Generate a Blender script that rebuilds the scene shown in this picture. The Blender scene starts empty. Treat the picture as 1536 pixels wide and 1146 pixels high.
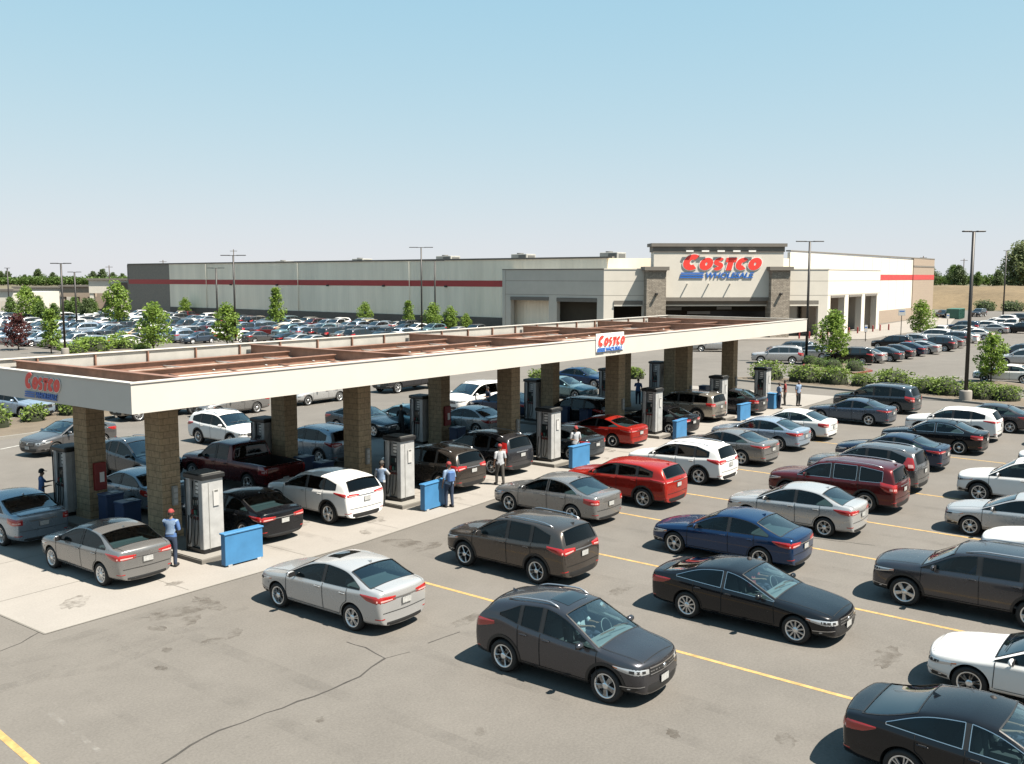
import bpy, bmesh, math, random
from mathutils import Vector, Matrix
from mathutils.bvhtree import BVHTree
R = math.radians
random.seed(7)
scene = bpy.context.scene
COL = scene.collection

# ------------------------------------------------------------------ camera frame
F_PX, HOR_Y, VP_X, CAM_H = 1459.0, 415.0, 1921.0, 8.4
PITCH = math.atan((573 - HOR_Y) / F_PX)
AZ = math.atan((VP_X - 768) / math.hypot(F_PX, 573 - HOR_Y))
_fw = Vector((math.cos(AZ), math.sin(AZ), 0)); RT = Vector((math.sin(AZ), -math.cos(AZ), 0))
FWD = _fw * math.cos(PITCH) - Vector((0, 0, math.sin(PITCH)))
UPV = _fw * math.sin(PITCH) + Vector((0, 0, math.cos(PITCH)))
CAM = Vector((0, 0, CAM_H))
def G(px, py, z=0.0):
    """site survey: the point at height z seen at a photo position"""
    d = FWD + RT * ((px - 768) / F_PX) + UPV * ((573 - py) / F_PX)
    return CAM + d * ((z - CAM_H) / d.z)
def depth(p): return (Vector(p) - CAM).dot(FWD)

# ------------------------------------------------------------------ tagging
def tag(o, label=None, cat=None, group=None, kind=None):
    if label: o['label'] = label
    if cat: o['category'] = cat
    if group: o['group'] = group
    if kind: o['kind'] = kind
    return o
def link(o, parent=None):
    COL.objects.link(o)
    if parent is not None: o.parent = parent
    return o
def empty(name, loc=(0, 0, 0), rz=0.0, parent=None):
    o = bpy.data.objects.new(name, None)
    o.location = loc; o.rotation_euler = (0, 0, rz); o.empty_display_size = .2
    return link(o, parent)
def mobj(name, me, parent=None, loc=(0, 0, 0), rz=0.0):
    o = bpy.data.objects.new(name, me)
    o.location = loc; o.rotation_euler = (0, 0, rz)
    return link(o, parent)
def copy_tree(o, parent=None):
    c = o.copy(); COL.objects.link(c)
    if parent is not None: c.parent = parent
    for ch in o.children: copy_tree(ch, c)
    return c

# ------------------------------------------------------------------ mesh builder
class MB:
    def __init__(s): s.v = []; s.f = []; s.m = []; s.mats = []; s.sm = []
    def mi(s, mat):
        if mat is None: return 0
        if mat not in s.mats: s.mats.append(mat)
        return s.mats.index(mat)
    def add(s, vs, fs, mat=None, smooth=False):
        b = len(s.v); k = s.mi(mat)
        s.v += [tuple(p) for p in vs]
        for f in fs: s.f.append(tuple(b + i for i in f)); s.m.append(k); s.sm.append(smooth)
        return s
    def box(s, c, size, mat=None, rz=0.0, bev=0.0, M=None):
        hx, hy, hz = size[0] / 2, size[1] / 2, size[2] / 2
        ca, sa = math.cos(rz), math.sin(rz)
        def P(x, y, z):
            if M is not None: return M @ Vector((x, y, z))
            return (c[0] + x * ca - y * sa, c[1] + x * sa + y * ca, c[2] + z)
        if bev <= 0:
            vs = [P(x, y, z) for z in (-hz, hz) for (x, y) in ((-hx, -hy), (hx, -hy), (hx, hy), (-hx, hy))]
            return s.add(vs, [(3, 2, 1, 0), (4, 5, 6, 7), (0, 1, 5, 4), (1, 2, 6, 5), (2, 3, 7, 6), (3, 0, 4, 7)], mat)
        b = min(bev, hx * .49, hy * .49, hz * .49); vs = []
        for (z, i) in ((-hz, b), (-hz + b, 0), (hz - b, 0), (hz, b)):
            x, y = hx - i, hy - i
            q = b
            vs += [P(*p, z) for p in ((-x + q, -y), (x - q, -y), (x, -y + q), (x, y - q), (x - q, y), (-x + q, y), (-x, y - q), (-x, -y + q))]
        fs = [tuple(range(7, -1, -1)), tuple(range(24, 32))]
        for r in range(3):
            for i in range(8):
                j = (i + 1) % 8
                fs.append((r * 8 + i, r * 8 + j, r * 8 + 8 + j, r * 8 + 8 + i))
        return s.add(vs, fs, mat)
    def prism(s, pts, z0, z1, mat=None):
        """vertical extrusion of a counter-clockwise plan polygon"""
        n = len(pts)
        vs = [(p[0], p[1], z0) for p in pts] + [(p[0], p[1], z1) for p in pts]
        fs = [tuple(range(n - 1, -1, -1)), tuple(range(n, 2 * n))] + [(i, (i + 1) % n, n + (i + 1) % n, n + i) for i in range(n)]
        return s.add(vs, fs, mat)
    def tube(s, pts, r, n=8, mat=None, cap=True, smooth=True, closed=False):
        pts = [Vector(p) for p in pts]; m = len(pts)
        rs = r if isinstance(r, (list, tuple)) else [r] * m
        vs = []; fs = []; ref = None
        for i, p in enumerate(pts):
            if closed: t = pts[(i + 1) % m] - pts[i - 1]
            else: t = pts[min(i + 1, m - 1)] - pts[max(i - 1, 0)]
            if t.length < 1e-9: t = Vector((0, 0, 1))
            t.normalize()
            if ref is None:
                ref = Vector((0, 0, 1)) if abs(t.z) < .9 else Vector((1, 0, 0))
            a = ref - t * ref.dot(t)
            if a.length < 1e-6: a = Vector((1, 0, 0)).cross(t)
            a.normalize(); b = t.cross(a); ref = a
            for k in range(n):
                w = 2 * math.pi * (k + .5) / n
                vs.append(p + (a * math.cos(w) + b * math.sin(w)) * rs[i])
        for i in range(m if closed else m - 1):
            i2 = (i + 1) % m
            for k in range(n):
                k2 = (k + 1) % n
                fs.append((i * n + k, i * n + k2, i2 * n + k2, i2 * n + k))
        if cap and not closed:
            fs.append(tuple(range(n - 1, -1, -1))); fs.append(tuple((m - 1) * n + k for k in range(n)))
        return s.add(vs, fs, mat, smooth)
    def lathe(s, prof, n=24, mat=None, M=None, smooth=True, close=False):
        """profile of (r, h) about local z, placed by matrix M"""
        M = M or Matrix()
        vs = []; fs = []; m = len(prof)
        for (r, h) in prof:
            for k in range(n):
                w = 2 * math.pi * k / n
                vs.append(M @ Vector((r * math.cos(w), r * math.sin(w), h)))
        for i in range(m if close else m - 1):
            i2 = (i + 1) % m
            for k in range(n):
                k2 = (k + 1) % n
                fs.append((i * n + k, i * n + k2, i2 * n + k2, i2 * n + k))
        return s.add(vs, fs, mat, smooth)
    def grid(s, P, mat=None, smooth=True, flip=False):
        nu, nv = len(P), len(P[0])
        fs = []
        for i in range(nu - 1):
            for j in range(nv - 1):
                q = (i * nv + j, (i + 1) * nv + j, (i + 1) * nv + j + 1, i * nv + j + 1)
                fs.append(q[::-1] if flip else q)
        return s.add([p for r in P for p in r], fs, mat, smooth)
    def mesh(s, name):
        me = bpy.data.meshes.new(name)
        me.from_pydata(s.v, [], s.f)
        for m in s.mats: me.materials.append(m)
        if len(s.mats) > 1: me.polygons.foreach_set('material_index', s.m)
        me.polygons.foreach_set('use_smooth', s.sm)
        me.update(); return me
    def build(s, name, parent=None, loc=(0, 0, 0), rz=0.0, mat=None):
        me = s.mesh(name)
        if mat and not me.materials: me.materials.append(mat)
        return mobj(name, me, parent, loc, rz)

# ------------------------------------------------------------------ materials
def new_mat(name):
    m = bpy.data.materials.new(name); m.use_nodes = True
    nt = m.node_tree; nt.nodes.clear()
    out = nt.nodes.new('ShaderNodeOutputMaterial')
    return m, nt, out
def node(nt, typ, ins=None, **kw):
    n = nt.nodes.new(typ)
    for k, v in kw.items(): setattr(n, k, v)
    for k, v in (ins or {}).items():
        if hasattr(v, 'is_output'): nt.links.new(v, n.inputs[k])
        else: n.inputs[k].default_value = v
    return n
def rgb(c): return (c[0], c[1], c[2], 1.0)
KA = .435      # one exposure for the whole place: daylight albedos kept low
def pbr(name, col, rough=.6, metal=0.0, coat=0.0, spec=.5, noise=0.0, nscale=8.0, bump=0.0, bscale=60.0, ndetail=6.0, emit=None, raw=False):
    m, nt, out = new_mat(name); col = tuple(c * (1 if raw else KA) for c in col)
    p = node(nt, 'ShaderNodeBsdfPrincipled', {'Base Color': rgb(col), 'Roughness': rough, 'Metallic': metal, 'Coat Weight': coat, 'Coat Roughness': .04, 'Specular IOR Level': spec})
    if noise or bump: tc = node(nt, 'ShaderNodeTexCoord')
    if noise:
        nz = node(nt, 'ShaderNodeTexNoise', {'Vector': tc.outputs['Object'], 'Scale': nscale, 'Detail': ndetail, 'Roughness': .62})
        mr = node(nt, 'ShaderNodeMapRange', {'Value': nz.outputs['Fac'], 'From Min': .3, 'From Max': .7, 'To Min': 1 - noise, 'To Max': 1 + noise * .6})
        mx = node(nt, 'ShaderNodeVectorMath', {0: col, 1: mr.outputs[0]}, operation='MULTIPLY')
        nt.links.new(mx.outputs[0], p.inputs['Base Color'])
    if bump:
        nb = node(nt, 'ShaderNodeTexNoise', {'Vector': tc.outputs['Object'], 'Scale': bscale, 'Detail': 4.0})
        b = node(nt, 'ShaderNodeBump', {'Height': nb.outputs['Fac'], 'Strength': bump, 'Distance': .02})
        nt.links.new(b.outputs[0], p.inputs['Normal'])
    if emit:
        p.inputs['Emission Color'].default_value = rgb(emit[:3]); p.inputs['Emission Strength'].default_value = emit[3]
    nt.links.new(p.outputs[0], out.inputs[0])
    return m
def glass_mat(name, tint, refl=1.0, rough=.02, k=.60, b=.0):
    m, nt, out = new_mat(name)
    t = node(nt, 'ShaderNodeBsdfTransparent', {'Color': rgb(tint)})
    g = node(nt, 'ShaderNodeBsdfGlossy', {'Color': (refl, refl, refl, 1), 'Roughness': rough})
    fr = node(nt, 'ShaderNodeFresnel', {'IOR': 1.6})
    ml = node(nt, 'ShaderNodeMath', {0: fr.outputs[0], 1: k, 2: b}, operation='MULTIPLY_ADD', use_clamp=True)
    mx = node(nt, 'ShaderNodeMixShader', {0: ml.outputs[0], 1: t.outputs[0], 2: g.outputs[0]})
    nt.links.new(mx.outputs[0], out.inputs[0])
    return m
M = {}
M['tyre'] = pbr('tyre rubber', (.018, .018, .018), .75, noise=.3, nscale=20)
M['rim'] = pbr('alloy wheel', (.62, .62, .62), .30, .8, raw=True)
M['rimdark'] = pbr('brake and well', (.03, .03, .032), .6, .3)
M['black'] = pbr('black plastic trim', (.02, .02, .021), .5)
M['seam'] = pbr('panel gap', (.008, .008, .008), .9)
M['chrome'] = pbr('bright trim', (.52, .52, .53), .30, 1.0, raw=True)
M['satin'] = pbr('satin silver', (.45, .45, .46), .35, .9, raw=True)
M['well'] = pbr('wheel well liner', (.008, .008, .008), .9)
M['interior'] = pbr('cabin upholstery', (.11, .115, .12), .8, raw=True)
M['interior_tan'] = pbr('cabin upholstery beige', (.22, .18, .14), .8)
M['taillight'] = pbr('red tail lamp lens', (.26, .010, .009), .12, coat=.8, raw=True)
M['tailwhite'] = pbr('clear lamp lens', (.50, .28, .26), .12, coat=.8, raw=True)
M['headlight'] = pbr('headlamp lens', (.40, .41, .42), .1, .5, coat=1.0, raw=True)
M['amber'] = pbr('amber lens', (.6, .16, .03), .15, coat=.8)
M['plate'] = pbr('number plate', (.72, .72, .70), .4, noise=.25, nscale=18)
M['windscreen'] = glass_mat('windscreen glass', (.66, .86, .88), k=1.5, b=.035)
M['sideglass'] = glass_mat('side glass', (.26, .34, .35))
M['rearglass'] = glass_mat('rear glass', (.36, .50, .52), k=1.3, b=.03)
M['privacy'] = glass_mat('privacy glass', (.07, .08, .085))
_paint = {}
def paint(key):
    if key in _paint: return _paint[key]
    col, met = PAINTS[key]; col = tuple(c * .62 for c in col)
    m, nt, out = new_mat('car paint ' + key)
    tc = node(nt, 'ShaderNodeTexCoord')
    nz = node(nt, 'ShaderNodeTexNoise', {'Vector': tc.outputs['Object'], 'Scale': 2.3, 'Detail': 5.0})
    mr = node(nt, 'ShaderNodeMapRange', {'Value': nz.outputs['Fac'], 'From Min': .35, 'From Max': .75, 'To Min': .22, 'To Max': .34})
    p = node(nt, 'ShaderNodeBsdfPrincipled', {'Base Color': rgb(col), 'Roughness': mr.outputs[0], 'Metallic': met, 'Coat Weight': .6, 'Coat Roughness': .025, 'Specular IOR Level': .12})
    nt.links.new(p.outputs[0], out.inputs[0])
    _paint[key] = m; return m
PAINTS = {
    'silver': ((.60, .60, .60), .5), 'white': ((.92, .91, .89), 0.0), 'black': ((.007, .008, .011), .0),
    'charcoal': ((.098, .098, .110), .8), 'brown_grey': ((.13, .112, .10), .75), 'grey': ((.22, .22, .225), .75),
    'mid_grey': ((.34, .335, .33), .65), 'blue': ((.013, .045, .125), .5), 'navy': ((.030, .05, .095), .6),
    'slate': ((.11, .15, .21), .7), 'light_blue': ((.42, .52, .64), .55), 'red': ((.38, .022, .014), .2),
    'maroon': ((.115, .014, .016), .45), 'beige': ((.48, .44, .38), .7), 'teal': ((.22, .36, .40), .65),
    'dark_slate': ((.075, .095, .115), .7), 'bluegrey': ((.36, .43, .50), .55), 'tan': ((.50, .42, .31), .3),
}
# ================================================================== vehicles
# side profile columns, nose to tail: t (m behind the nose), top height, belt height, width factor, kind
SPEC = {}
SPEC['sedan'] = dict(L=4.75, W=1.84, gc=.19, tumble=.43, wr=.335, arch=.385, tf=.92, tr=3.72, rim=0,
  cols=[(0, .70, .62, .74), (.10, .775, .71, .87), (.40, .845, .785, .965), (.92, .925, .85, .995), (1.26, .965, .885, 1.0),
        (1.40, 1.0, .905, 1.0), (1.84, 1.235, .925, 1.0), (2.26, 1.415, .94, 1.0), (2.66, 1.462, .952, 1.0), (2.74, 1.464, .954, 1.0),
        (3.15, 1.445, .968, 1.0), (3.52, 1.385, .985, .995), (3.92, 1.215, 1.0, .985), (4.26, 1.075, 1.0, .97), (4.56, 1.06, .985, .94),
        (4.69, 1.03, .955, .90), (4.75, .94, .87, .83)],
  ws=(5, 7), rw=(11, 13), fw=(5, 8), rwn=(9, 12), qw=None, dend=(12, .30), fd=(5, 9), rd=(9, 11), hatch=False)
SPEC['compact'] = dict(SPEC['sedan'], L=4.55, W=1.77, tumble=.40, wr=.32, arch=.37, tf=.90, tr=3.58, rim=1,
  cols=[(0, .74, .65, .74), (.10, .82, .75, .87), (.38, .89, .825, .965), (.90, .965, .89, .995), (1.16, 1.0, .92, 1.0),
        (1.28, 1.03, .935, 1.0), (1.72, 1.28, .95, 1.0), (2.12, 1.44, .965, 1.0), (2.54, 1.492, .975, 1.0), (2.62, 1.494, .977, 1.0),
        (3.05, 1.478, .99, 1.0), (3.42, 1.42, 1.005, .995), (3.80, 1.26, 1.03, .985), (4.08, 1.13, 1.05, .97), (4.36, 1.11, 1.03, .94),
        (4.49, 1.075, 1.0, .90), (4.55, .97, .90, .83)])
SPEC['fastback'] = dict(SPEC['sedan'], L=4.85, W=1.85, tumble=.46, rim=2,
  cols=[(0, .68, .60, .72), (.10, .755, .69, .86), (.42, .83, .77, .96), (.95, .91, .835, .995), (1.34, .955, .875, 1.0),
        (1.48, .99, .895, 1.0), (1.94, 1.22, .915, 1.0), (2.36, 1.39, .93, 1.0), (2.74, 1.44, .945, 1.0), (2.82, 1.441, .948, 1.0),
        (3.20, 1.415, .965, 1.0), (3.55, 1.345, .985, .995), (4.00, 1.18, 1.015, .985), (4.42, 1.075, 1.02, .96), (4.68, 1.055, 1.0, .93),
        (4.79, 1.03, .965, .89), (4.85, .93, .86, .82)])
SPEC['suv'] = dict(L=4.58, W=1.86, gc=.23, tumble=.32, wr=.36, arch=.425, tf=.90, tr=3.57, rim=2, clad=True, rails=True, hatch=True,
  cols=[(0, .86, .74, .74), (.09, .945, .86, .88), (.36, 1.01, .94, .97), (.88, 1.07, .99, .995), (1.14, 1.10, 1.015, 1.0),
        (1.26, 1.13, 1.03, 1.0), (1.66, 1.40, 1.05, 1.0), (2.02, 1.595, 1.06, 1.0), (2.46, 1.665, 1.075, 1.0), (2.55, 1.668, 1.077, 1.0),
        (3.30, 1.662, 1.10, 1.0), (3.38, 1.66, 1.105, .998), (3.98, 1.625, 1.16, .985), (4.24, 1.565, 1.15, .97), (4.44, 1.17, 1.10, .955),
        (4.53, 1.04, .98, .92), (4.58, .86, .80, .86)],
  ws=(5, 7), rw=(13, 14), fw=(5, 8), rwn=(9, 10), qw=(11, 12), dend=(12, .55), fd=(5, 9), rd=(9, 11))
SPEC['crossover'] = dict(SPEC['suv'], L=4.32, W=1.80, gc=.21, tumble=.40, wr=.35, arch=.41, tf=.86, tr=3.44, rim=3, rails=True,
  cols=[(0, .80, .70, .74), (.09, .90, .82, .88), (.36, .97, .90, .97), (.86, 1.02, .945, .995), (1.0, 1.06, .975, 1.0),
        (1.09, 1.09, .985, 1.0), (1.54, 1.345, 1.0, 1.0), (1.97, 1.56, 1.02, 1.0), (2.42, 1.64, 1.05, 1.0), (2.50, 1.642, 1.055, 1.0),
        (2.98, 1.60, 1.10, .998), (3.04, 1.595, 1.11, .997), (3.52, 1.53, 1.22, .985), (3.84, 1.45, 1.18, .97), (4.16, 1.12, 1.07, .955),
        (4.27, 1.0, .95, .92), (4.32, .84, .78, .86)], dend=(12, .14))
SPEC['wagon'] = dict(SPEC['suv'], L=4.95, W=1.93, gc=.24, tumble=.26, wr=.37, arch=.435, tf=.93, tr=3.85, rim=1, rails=True,
  cols=[(0, .90, .78, .74), (.09, 1.0, .91, .88), (.38, 1.07, .99, .97), (.92, 1.12, 1.03, .995), (1.22, 1.15, 1.05, 1.0),
        (1.34, 1.17, 1.06, 1.0), (1.70, 1.44, 1.075, 1.0), (2.02, 1.65, 1.085, 1.0), (2.56, 1.735, 1.095, 1.0), (2.65, 1.738, 1.096, 1.0),
        (3.50, 1.74, 1.11, 1.0), (3.58, 1.74, 1.112, .998), (4.40, 1.71, 1.14, .985), (4.66, 1.65, 1.14, .97), (4.82, 1.20, 1.12, .955),
        (4.90, 1.06, 1.0, .92), (4.95, .86, .80, .86)], dend=(12, .78))
SPEC['minivan'] = dict(SPEC['wagon'], L=5.1, W=1.98, gc=.19, wr=.345, arch=.40, tf=.98, tr=3.98, clad=False, rails=True,
  cols=[(0, .82, .70, .74), (.09, .90, .82, .88), (.38, .97, .89, .97), (.92, 1.05, .96, .995), (1.08, 1.09, .99, 1.0),
        (1.20, 1.13, 1.0, 1.0), (1.66, 1.43, 1.02, 1.0), (2.10, 1.645, 1.03, 1.0), (2.62, 1.725, 1.04, 1.0), (2.71, 1.727, 1.042, 1.0),
        (3.60, 1.725, 1.07, 1.0), (3.68, 1.724, 1.072, .998), (4.50, 1.69, 1.10, .985), (4.76, 1.63, 1.10, .97), (4.96, 1.17, 1.09, .955),
        (5.05, 1.03, .98, .92), (5.1, .84, .78, .86)], dend=(12, .70))
SPEC['pickup'] = dict(SPEC['wagon'], L=5.75, W=2.0, gc=.32, tumble=.26, wr=.40, arch=.47, tf=.98, tr=4.62, rim=3, clad=False, rails=False, bed=True,
  cols=[(0, 1.0, .86, .80), (.09, 1.11, 1.0, .92), (.38, 1.16, 1.08, .98), (.95, 1.20, 1.12, 1.0), (1.35, 1.22, 1.14, 1.0),
        (1.47, 1.25, 1.15, 1.0), (1.80, 1.52, 1.16, 1.0), (2.10, 1.76, 1.165, 1.0), (2.55, 1.85, 1.17, 1.0), (2.64, 1.85, 1.17, 1.0),
        (3.36, 1.84, 1.18, 1.0), (3.42, 1.83, 1.18, 1.0), (3.52, 1.81, 1.18, 1.0), (3.60, 1.75, 1.18, 1.0), (3.66, 1.24, 1.18, 1.0), (3.76, 1.21, 1.18, 1.0),
        (5.68, 1.20, 1.16, .985), (5.75, 1.14, 1.10, .96)], qw=None, dend=(12, .9), fd=(5, 9), rd=(9, 11))
def variant(base, name, dz=0.0, dbelt=0.0, dcab=0.0, **kw):
    sp = SPEC[base]; n = len(sp['cols']); w0, w1 = sp['ws'][0], sp['rw'][1]
    H = max(c[1] for c in sp['cols'])
    cols = []
    for i, (t, zt, zb, wf) in enumerate(sp['cols']):
        g = max(0, (zt - zb) / (H - zb)) if w0 <= i <= w1 else 0
        cols.append((t + (dcab if w0 < i < w1 else 0), zt + dz * g + (dbelt if not w0 < i < w1 else 0), zb + dbelt, wf))
    SPEC[name] = dict(sp, cols=cols, **kw)
variant('sedan', 'sedan_tall', .03, .02, -.06, tail='block', rim=1, chrome=True)
variant('compact', 'compact_low', -.03, -.015, .05, tail='block', rim=3)
variant('fastback', 'fastback_plain', .015, .01, -.04, tail='slim', rim=0)
variant('suv', 'suv_tall', .045, .0, .04, tail='tall', rim=1)
variant('suv', 'suv_sport', -.035, .025, -.05, tail='slim', rim=3, rails=False)
variant('wagon', 'wagon_low', -.05, .02, .05, tail='block', rim=0, chrome=False)
REG = ['body', 'windshield', 'rear_window', 'front_glass', 'rear_glass', 'quarter_glass', 'front_door', 'rear_door', 'front_bumper', 'rear_bumper', 'pillar', 'cladding', 'well']

def car_cage(sp):
    L, W, gc, tb = sp['L'], sp['W'] / 2, sp['gc'], sp['tumble']
    cols = sp['cols']; nC = len(cols)
    ws, rw, dend, hatch = sp['ws'], sp['rw'], sp['dend'], sp['hatch']
    half = []
    for c, (t, zt, zb, wf) in enumerate(cols):
        w = W * wf
        y5 = .945 * w
        yt = lambda z: y5 - max(0, z - zb) * tb
        gh = ws[0] <= c <= rw[1]
        end = 1.0 if c in (0, nC - 1) else (.75 if c in (1, nC - 2) else (.3 if c in (2, nC - 3) else 0))
        g = gc + (.03 if end else 0)
        r = [None] * 10
        r[0] = (0, g); r[1] = (.80 * w, g); r[2] = (.955 * w, g + .12)
        r[3] = (1.0 * w, g + .12 + (zb - g - .12) * .50); r[4] = (.99 * w, zb - .085); r[5] = (y5, zb)
        if not gh:
            r[6] = (.875 * w, zb + (zt - zb) * .42); r[7] = (.73 * w, zb + (zt - zb) * .72); r[8] = (.40 * w, zt - .012); r[9] = (0, zt)
            if sp.get('bed') and c > rw[1]:
                r[6] = (.90 * w, zt - .005); r[7] = (.83 * w, zt); r[8] = (.40 * w, zt); r[9] = (0, zt)
        else:
            roof = ws[1] <= c <= rw[0]
            cr = .055 if roof else (.075 if c < ws[1] else .07)
            z7 = max(zt - cr, zb + .015)
            z6 = max(z7 - .045, zb + .006)
            if c == ws[0]: z7 = zb + .045; z6 = zb + .010
            if dend and c == dend[0]: z6 = zb + (z7 - zb) * dend[1]
            if c > dend[0] and not hatch: z6 = zb + .012; z7 = max(z7, zb + .03)
            if c == rw[1] and hatch: z7 = zt - .035; z6 = max(zb + .02, z7 - .03)
            ins = .0 if roof else (.035 if c < ws[1] else .05)
            if hatch and c in (rw[0], rw[1]): ins = .10
            r[6] = (yt(z6) + .010, z6); r[7] = (yt(z7) - ins, z7)
            r[8] = (.55 * r[7][0], zt - .014); r[9] = (0, zt)
        ring = []
        for k, (y, z) in enumerate(r):
            x = L / 2 - t
            sg = 1 if c < nC / 2 else -1
            pc = .24 if sg > 0 else (.14 if hatch else .17)
            if sp.get('bed') and sg < 0: pc = .03
            x -= sg * end * pc * (y / W) ** 2
            if c == 0: x -= (.05 if k <= 1 else 0) + (.07 if k >= 5 else 0)
            if c == nC - 1: x += (.07 if k <= 1 else (.02 if k == 2 else 0)) + (.03 if k >= 5 else 0)
            if 5 < c and gh and k >= 8 and ws[0] <= c <= ws[1]: x += .05 if k == 9 else .03
            if gh and k >= 8 and c in (rw[0], rw[1]) and hatch: x -= .04
            ring.append((x, y, z))
        half.append(ring)
    bm = bmesh.new(); vt = {}
    def V(c, k, s):
        if k in (0, 9): s = 1
        if (c, k, s) not in vt:
            x, y, z = half[c][k]; vt[(c, k, s)] = bm.verts.new((x, y * s, z))
        return vt[(c, k, s)]
    def face(vs, reg, s):
        f = bm.faces.new(vs if s > 0 else vs[::-1]); f.material_index = REG.index(reg); return f
    for c in range(nC - 1):
        for k in range(9):
            reg = 'body'
            if k >= 7 and ws[0] <= c < ws[1]: reg = 'windshield'
            elif k >= 7 and rw[0] <= c < rw[1]: reg = 'rear_window'
            elif k == 5 and sp['fw'][0] <= c < sp['fw'][1]: reg = 'front_glass'
            elif k == 5 and sp['rwn'][0] <= c < sp['rwn'][1]: reg = 'rear_glass'
            elif k == 5 and sp['qw'] and sp['qw'][0] <= c < sp['qw'][1]: reg = 'quarter_glass'
            elif k == 5 and sp['fw'][1] <= c < (sp['qw'][0] if sp['qw'] else sp['rwn'][0]): reg = 'pillar'
            elif 2 <= k <= 4 and sp['fd'][0] <= c < sp['fd'][1]: reg = 'front_door'
            elif 2 <= k <= 4 and sp['rd'][0] <= c < sp['rd'][1]: reg = 'rear_door'
            elif k <= 2 and c < 2: reg = 'front_bumper'
            elif k <= 2 and c >= nC - 3 and not sp.get('bed'): reg = 'rear_bumper'
            elif k <= 1 and sp.get('clad'): reg = 'cladding'
            for s in (1, -1):
                face([V(c, k, s), V(c, k + 1, s), V(c + 1, k + 1, s), V(c + 1, k, s)][::-1], reg, s)
    for c, sg in ((0, 1), (nC - 1, -1)):
        for i in range(4):
            for s in (1, -1):
                q = [V(c, i, s), V(c, i + 1, s), V(c, 8 - i, s), V(c, 9 - i, s)]
                face(q[::-1] if sg < 0 else q, 'body', -s if sg > 0 else s) if False else face(q if sg > 0 else q[::-1], 'body', s)
    cl = bm.edges.layers.float.new('crease_edge')
    for e in bm.edges:
        fs = e.link_faces
        if len(fs) == 2:
            a, b = REG[fs[0].material_index], REG[fs[1].material_index]
            gl = ('windshield', 'rear_window', 'front_glass', 'rear_glass', 'quarter_glass', 'pillar')
            if a != b and (a in gl or b in gl): e[cl] = .80
            elif a != b: e[cl] = .15
    for c in range(2, nC - 3):
        for k, q in ((4, .55), (2, .45)):
            for s in (1, -1):
                e = bm.edges.get((vt[(c, k, s)], vt[(c + 1, k, s)]))
                if e: e[cl] = max(e[cl], q)
    cv = bm.verts.layers.float.new('crease_vert')
    for v in bm.verts:
        n = {}
        for f in v.link_faces: n[f.material_index] = n.get(f.material_index, 0) + 1
        if any(REG[k] in ('windshield', 'rear_window', 'front_glass', 'rear_glass', 'quarter_glass') and q == 1 for k, q in n.items()): v[cv] = .55
    bmesh.ops.recalc_face_normals(bm, faces=bm.faces[:])
    for f in bm.faces: f.smooth = True
    return bm

def tmp_obj(me):
    o = bpy.data.objects.new('tmp', me); COL.objects.link(o); return o
def evaluated_mesh(o, name):
    dg = bpy.context.evaluated_depsgraph_get(); dg.update()
    me = bpy.data.meshes.new_from_object(o.evaluated_get(dg), preserve_all_data_layers=True, depsgraph=dg)
    me.name = name; return me

def build_wheel(sp, st=None):
    """tyre and rim meshes; axle along local y, outside face towards +y"""
    r = sp['wr']; rr = r * .70; hw = .105
    Mx = Matrix.Rotation(-math.pi / 2, 4, 'X')
    ty = MB(); ty.lathe([(rr - .005, hw - .02), (rr + .012, hw), (r - .035, hw + .006), (r - .010, hw - .018), (r, hw - .045), (r, -hw + .045), (r - .01, -hw + .018), (r - .035, -hw), (rr, -hw)], 40, M['tyre'], Mx)
    rm = MB()
    rm.lathe([(rr + .004, hw - .008), (rr - .012, hw - .004), (rr - .028, hw - .02), (rr - .03, -hw)], 40, M['rim'], Mx)
    rm.lathe([(rr - .03, hw - .095), (.02, hw - .085), (0.001, hw - .085)], 32, M['rimdark'], Mx)
    st = sp['rim'] if st is None else st
    def spoke(a, w0, w1, r0, r1, d0, d1, mat=M['rim']):
        ca, sa = math.cos(a), math.sin(a); vs = []
        for (q, w, d) in ((r0, w0, d0), (r1, w1, d1)):
            for (u, e) in ((-w, -.03), (-w * .72, 0), (w * .72, 0), (w, -.03)):
                vs.append(Mx @ Vector((q * ca - u * sa, q * sa + u * ca, d + e)))
        rm.add(vs, [(0, 1, 5, 4), (1, 2, 6, 5), (2, 3, 7, 6)], mat, False)
        rm.add(vs, [(4, 5, 1, 0), (5, 6, 2, 1), (6, 7, 3, 2)], mat, False)
    ns, w0, w1, tw = {0: (5, .030, .040, .16), 1: (10, .020, .022, 0), 2: (6, .022, .026, .17), 3: (5, .042, .060, 0)}[st]
    for i in range(ns):
        a = 2 * math.pi * i / ns + .3
        for dlt in ((-tw, tw) if tw else (0,)):
            if tw:
                spoke(a + dlt * .9, w0 * .62, w1 * .62, .05, rr - .02, hw - .012, hw - .018)
            else: spoke(a, w0, w1, .04, rr - .02, hw - .012, hw - .018)
    rm.lathe([(.075, hw - .03), (.066, hw - .008), (.03, hw - .002), (.001, hw - .002)], 20, M['rim'], Mx)
    return ty.mesh('wheel'), rm.mesh('rim')

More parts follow.
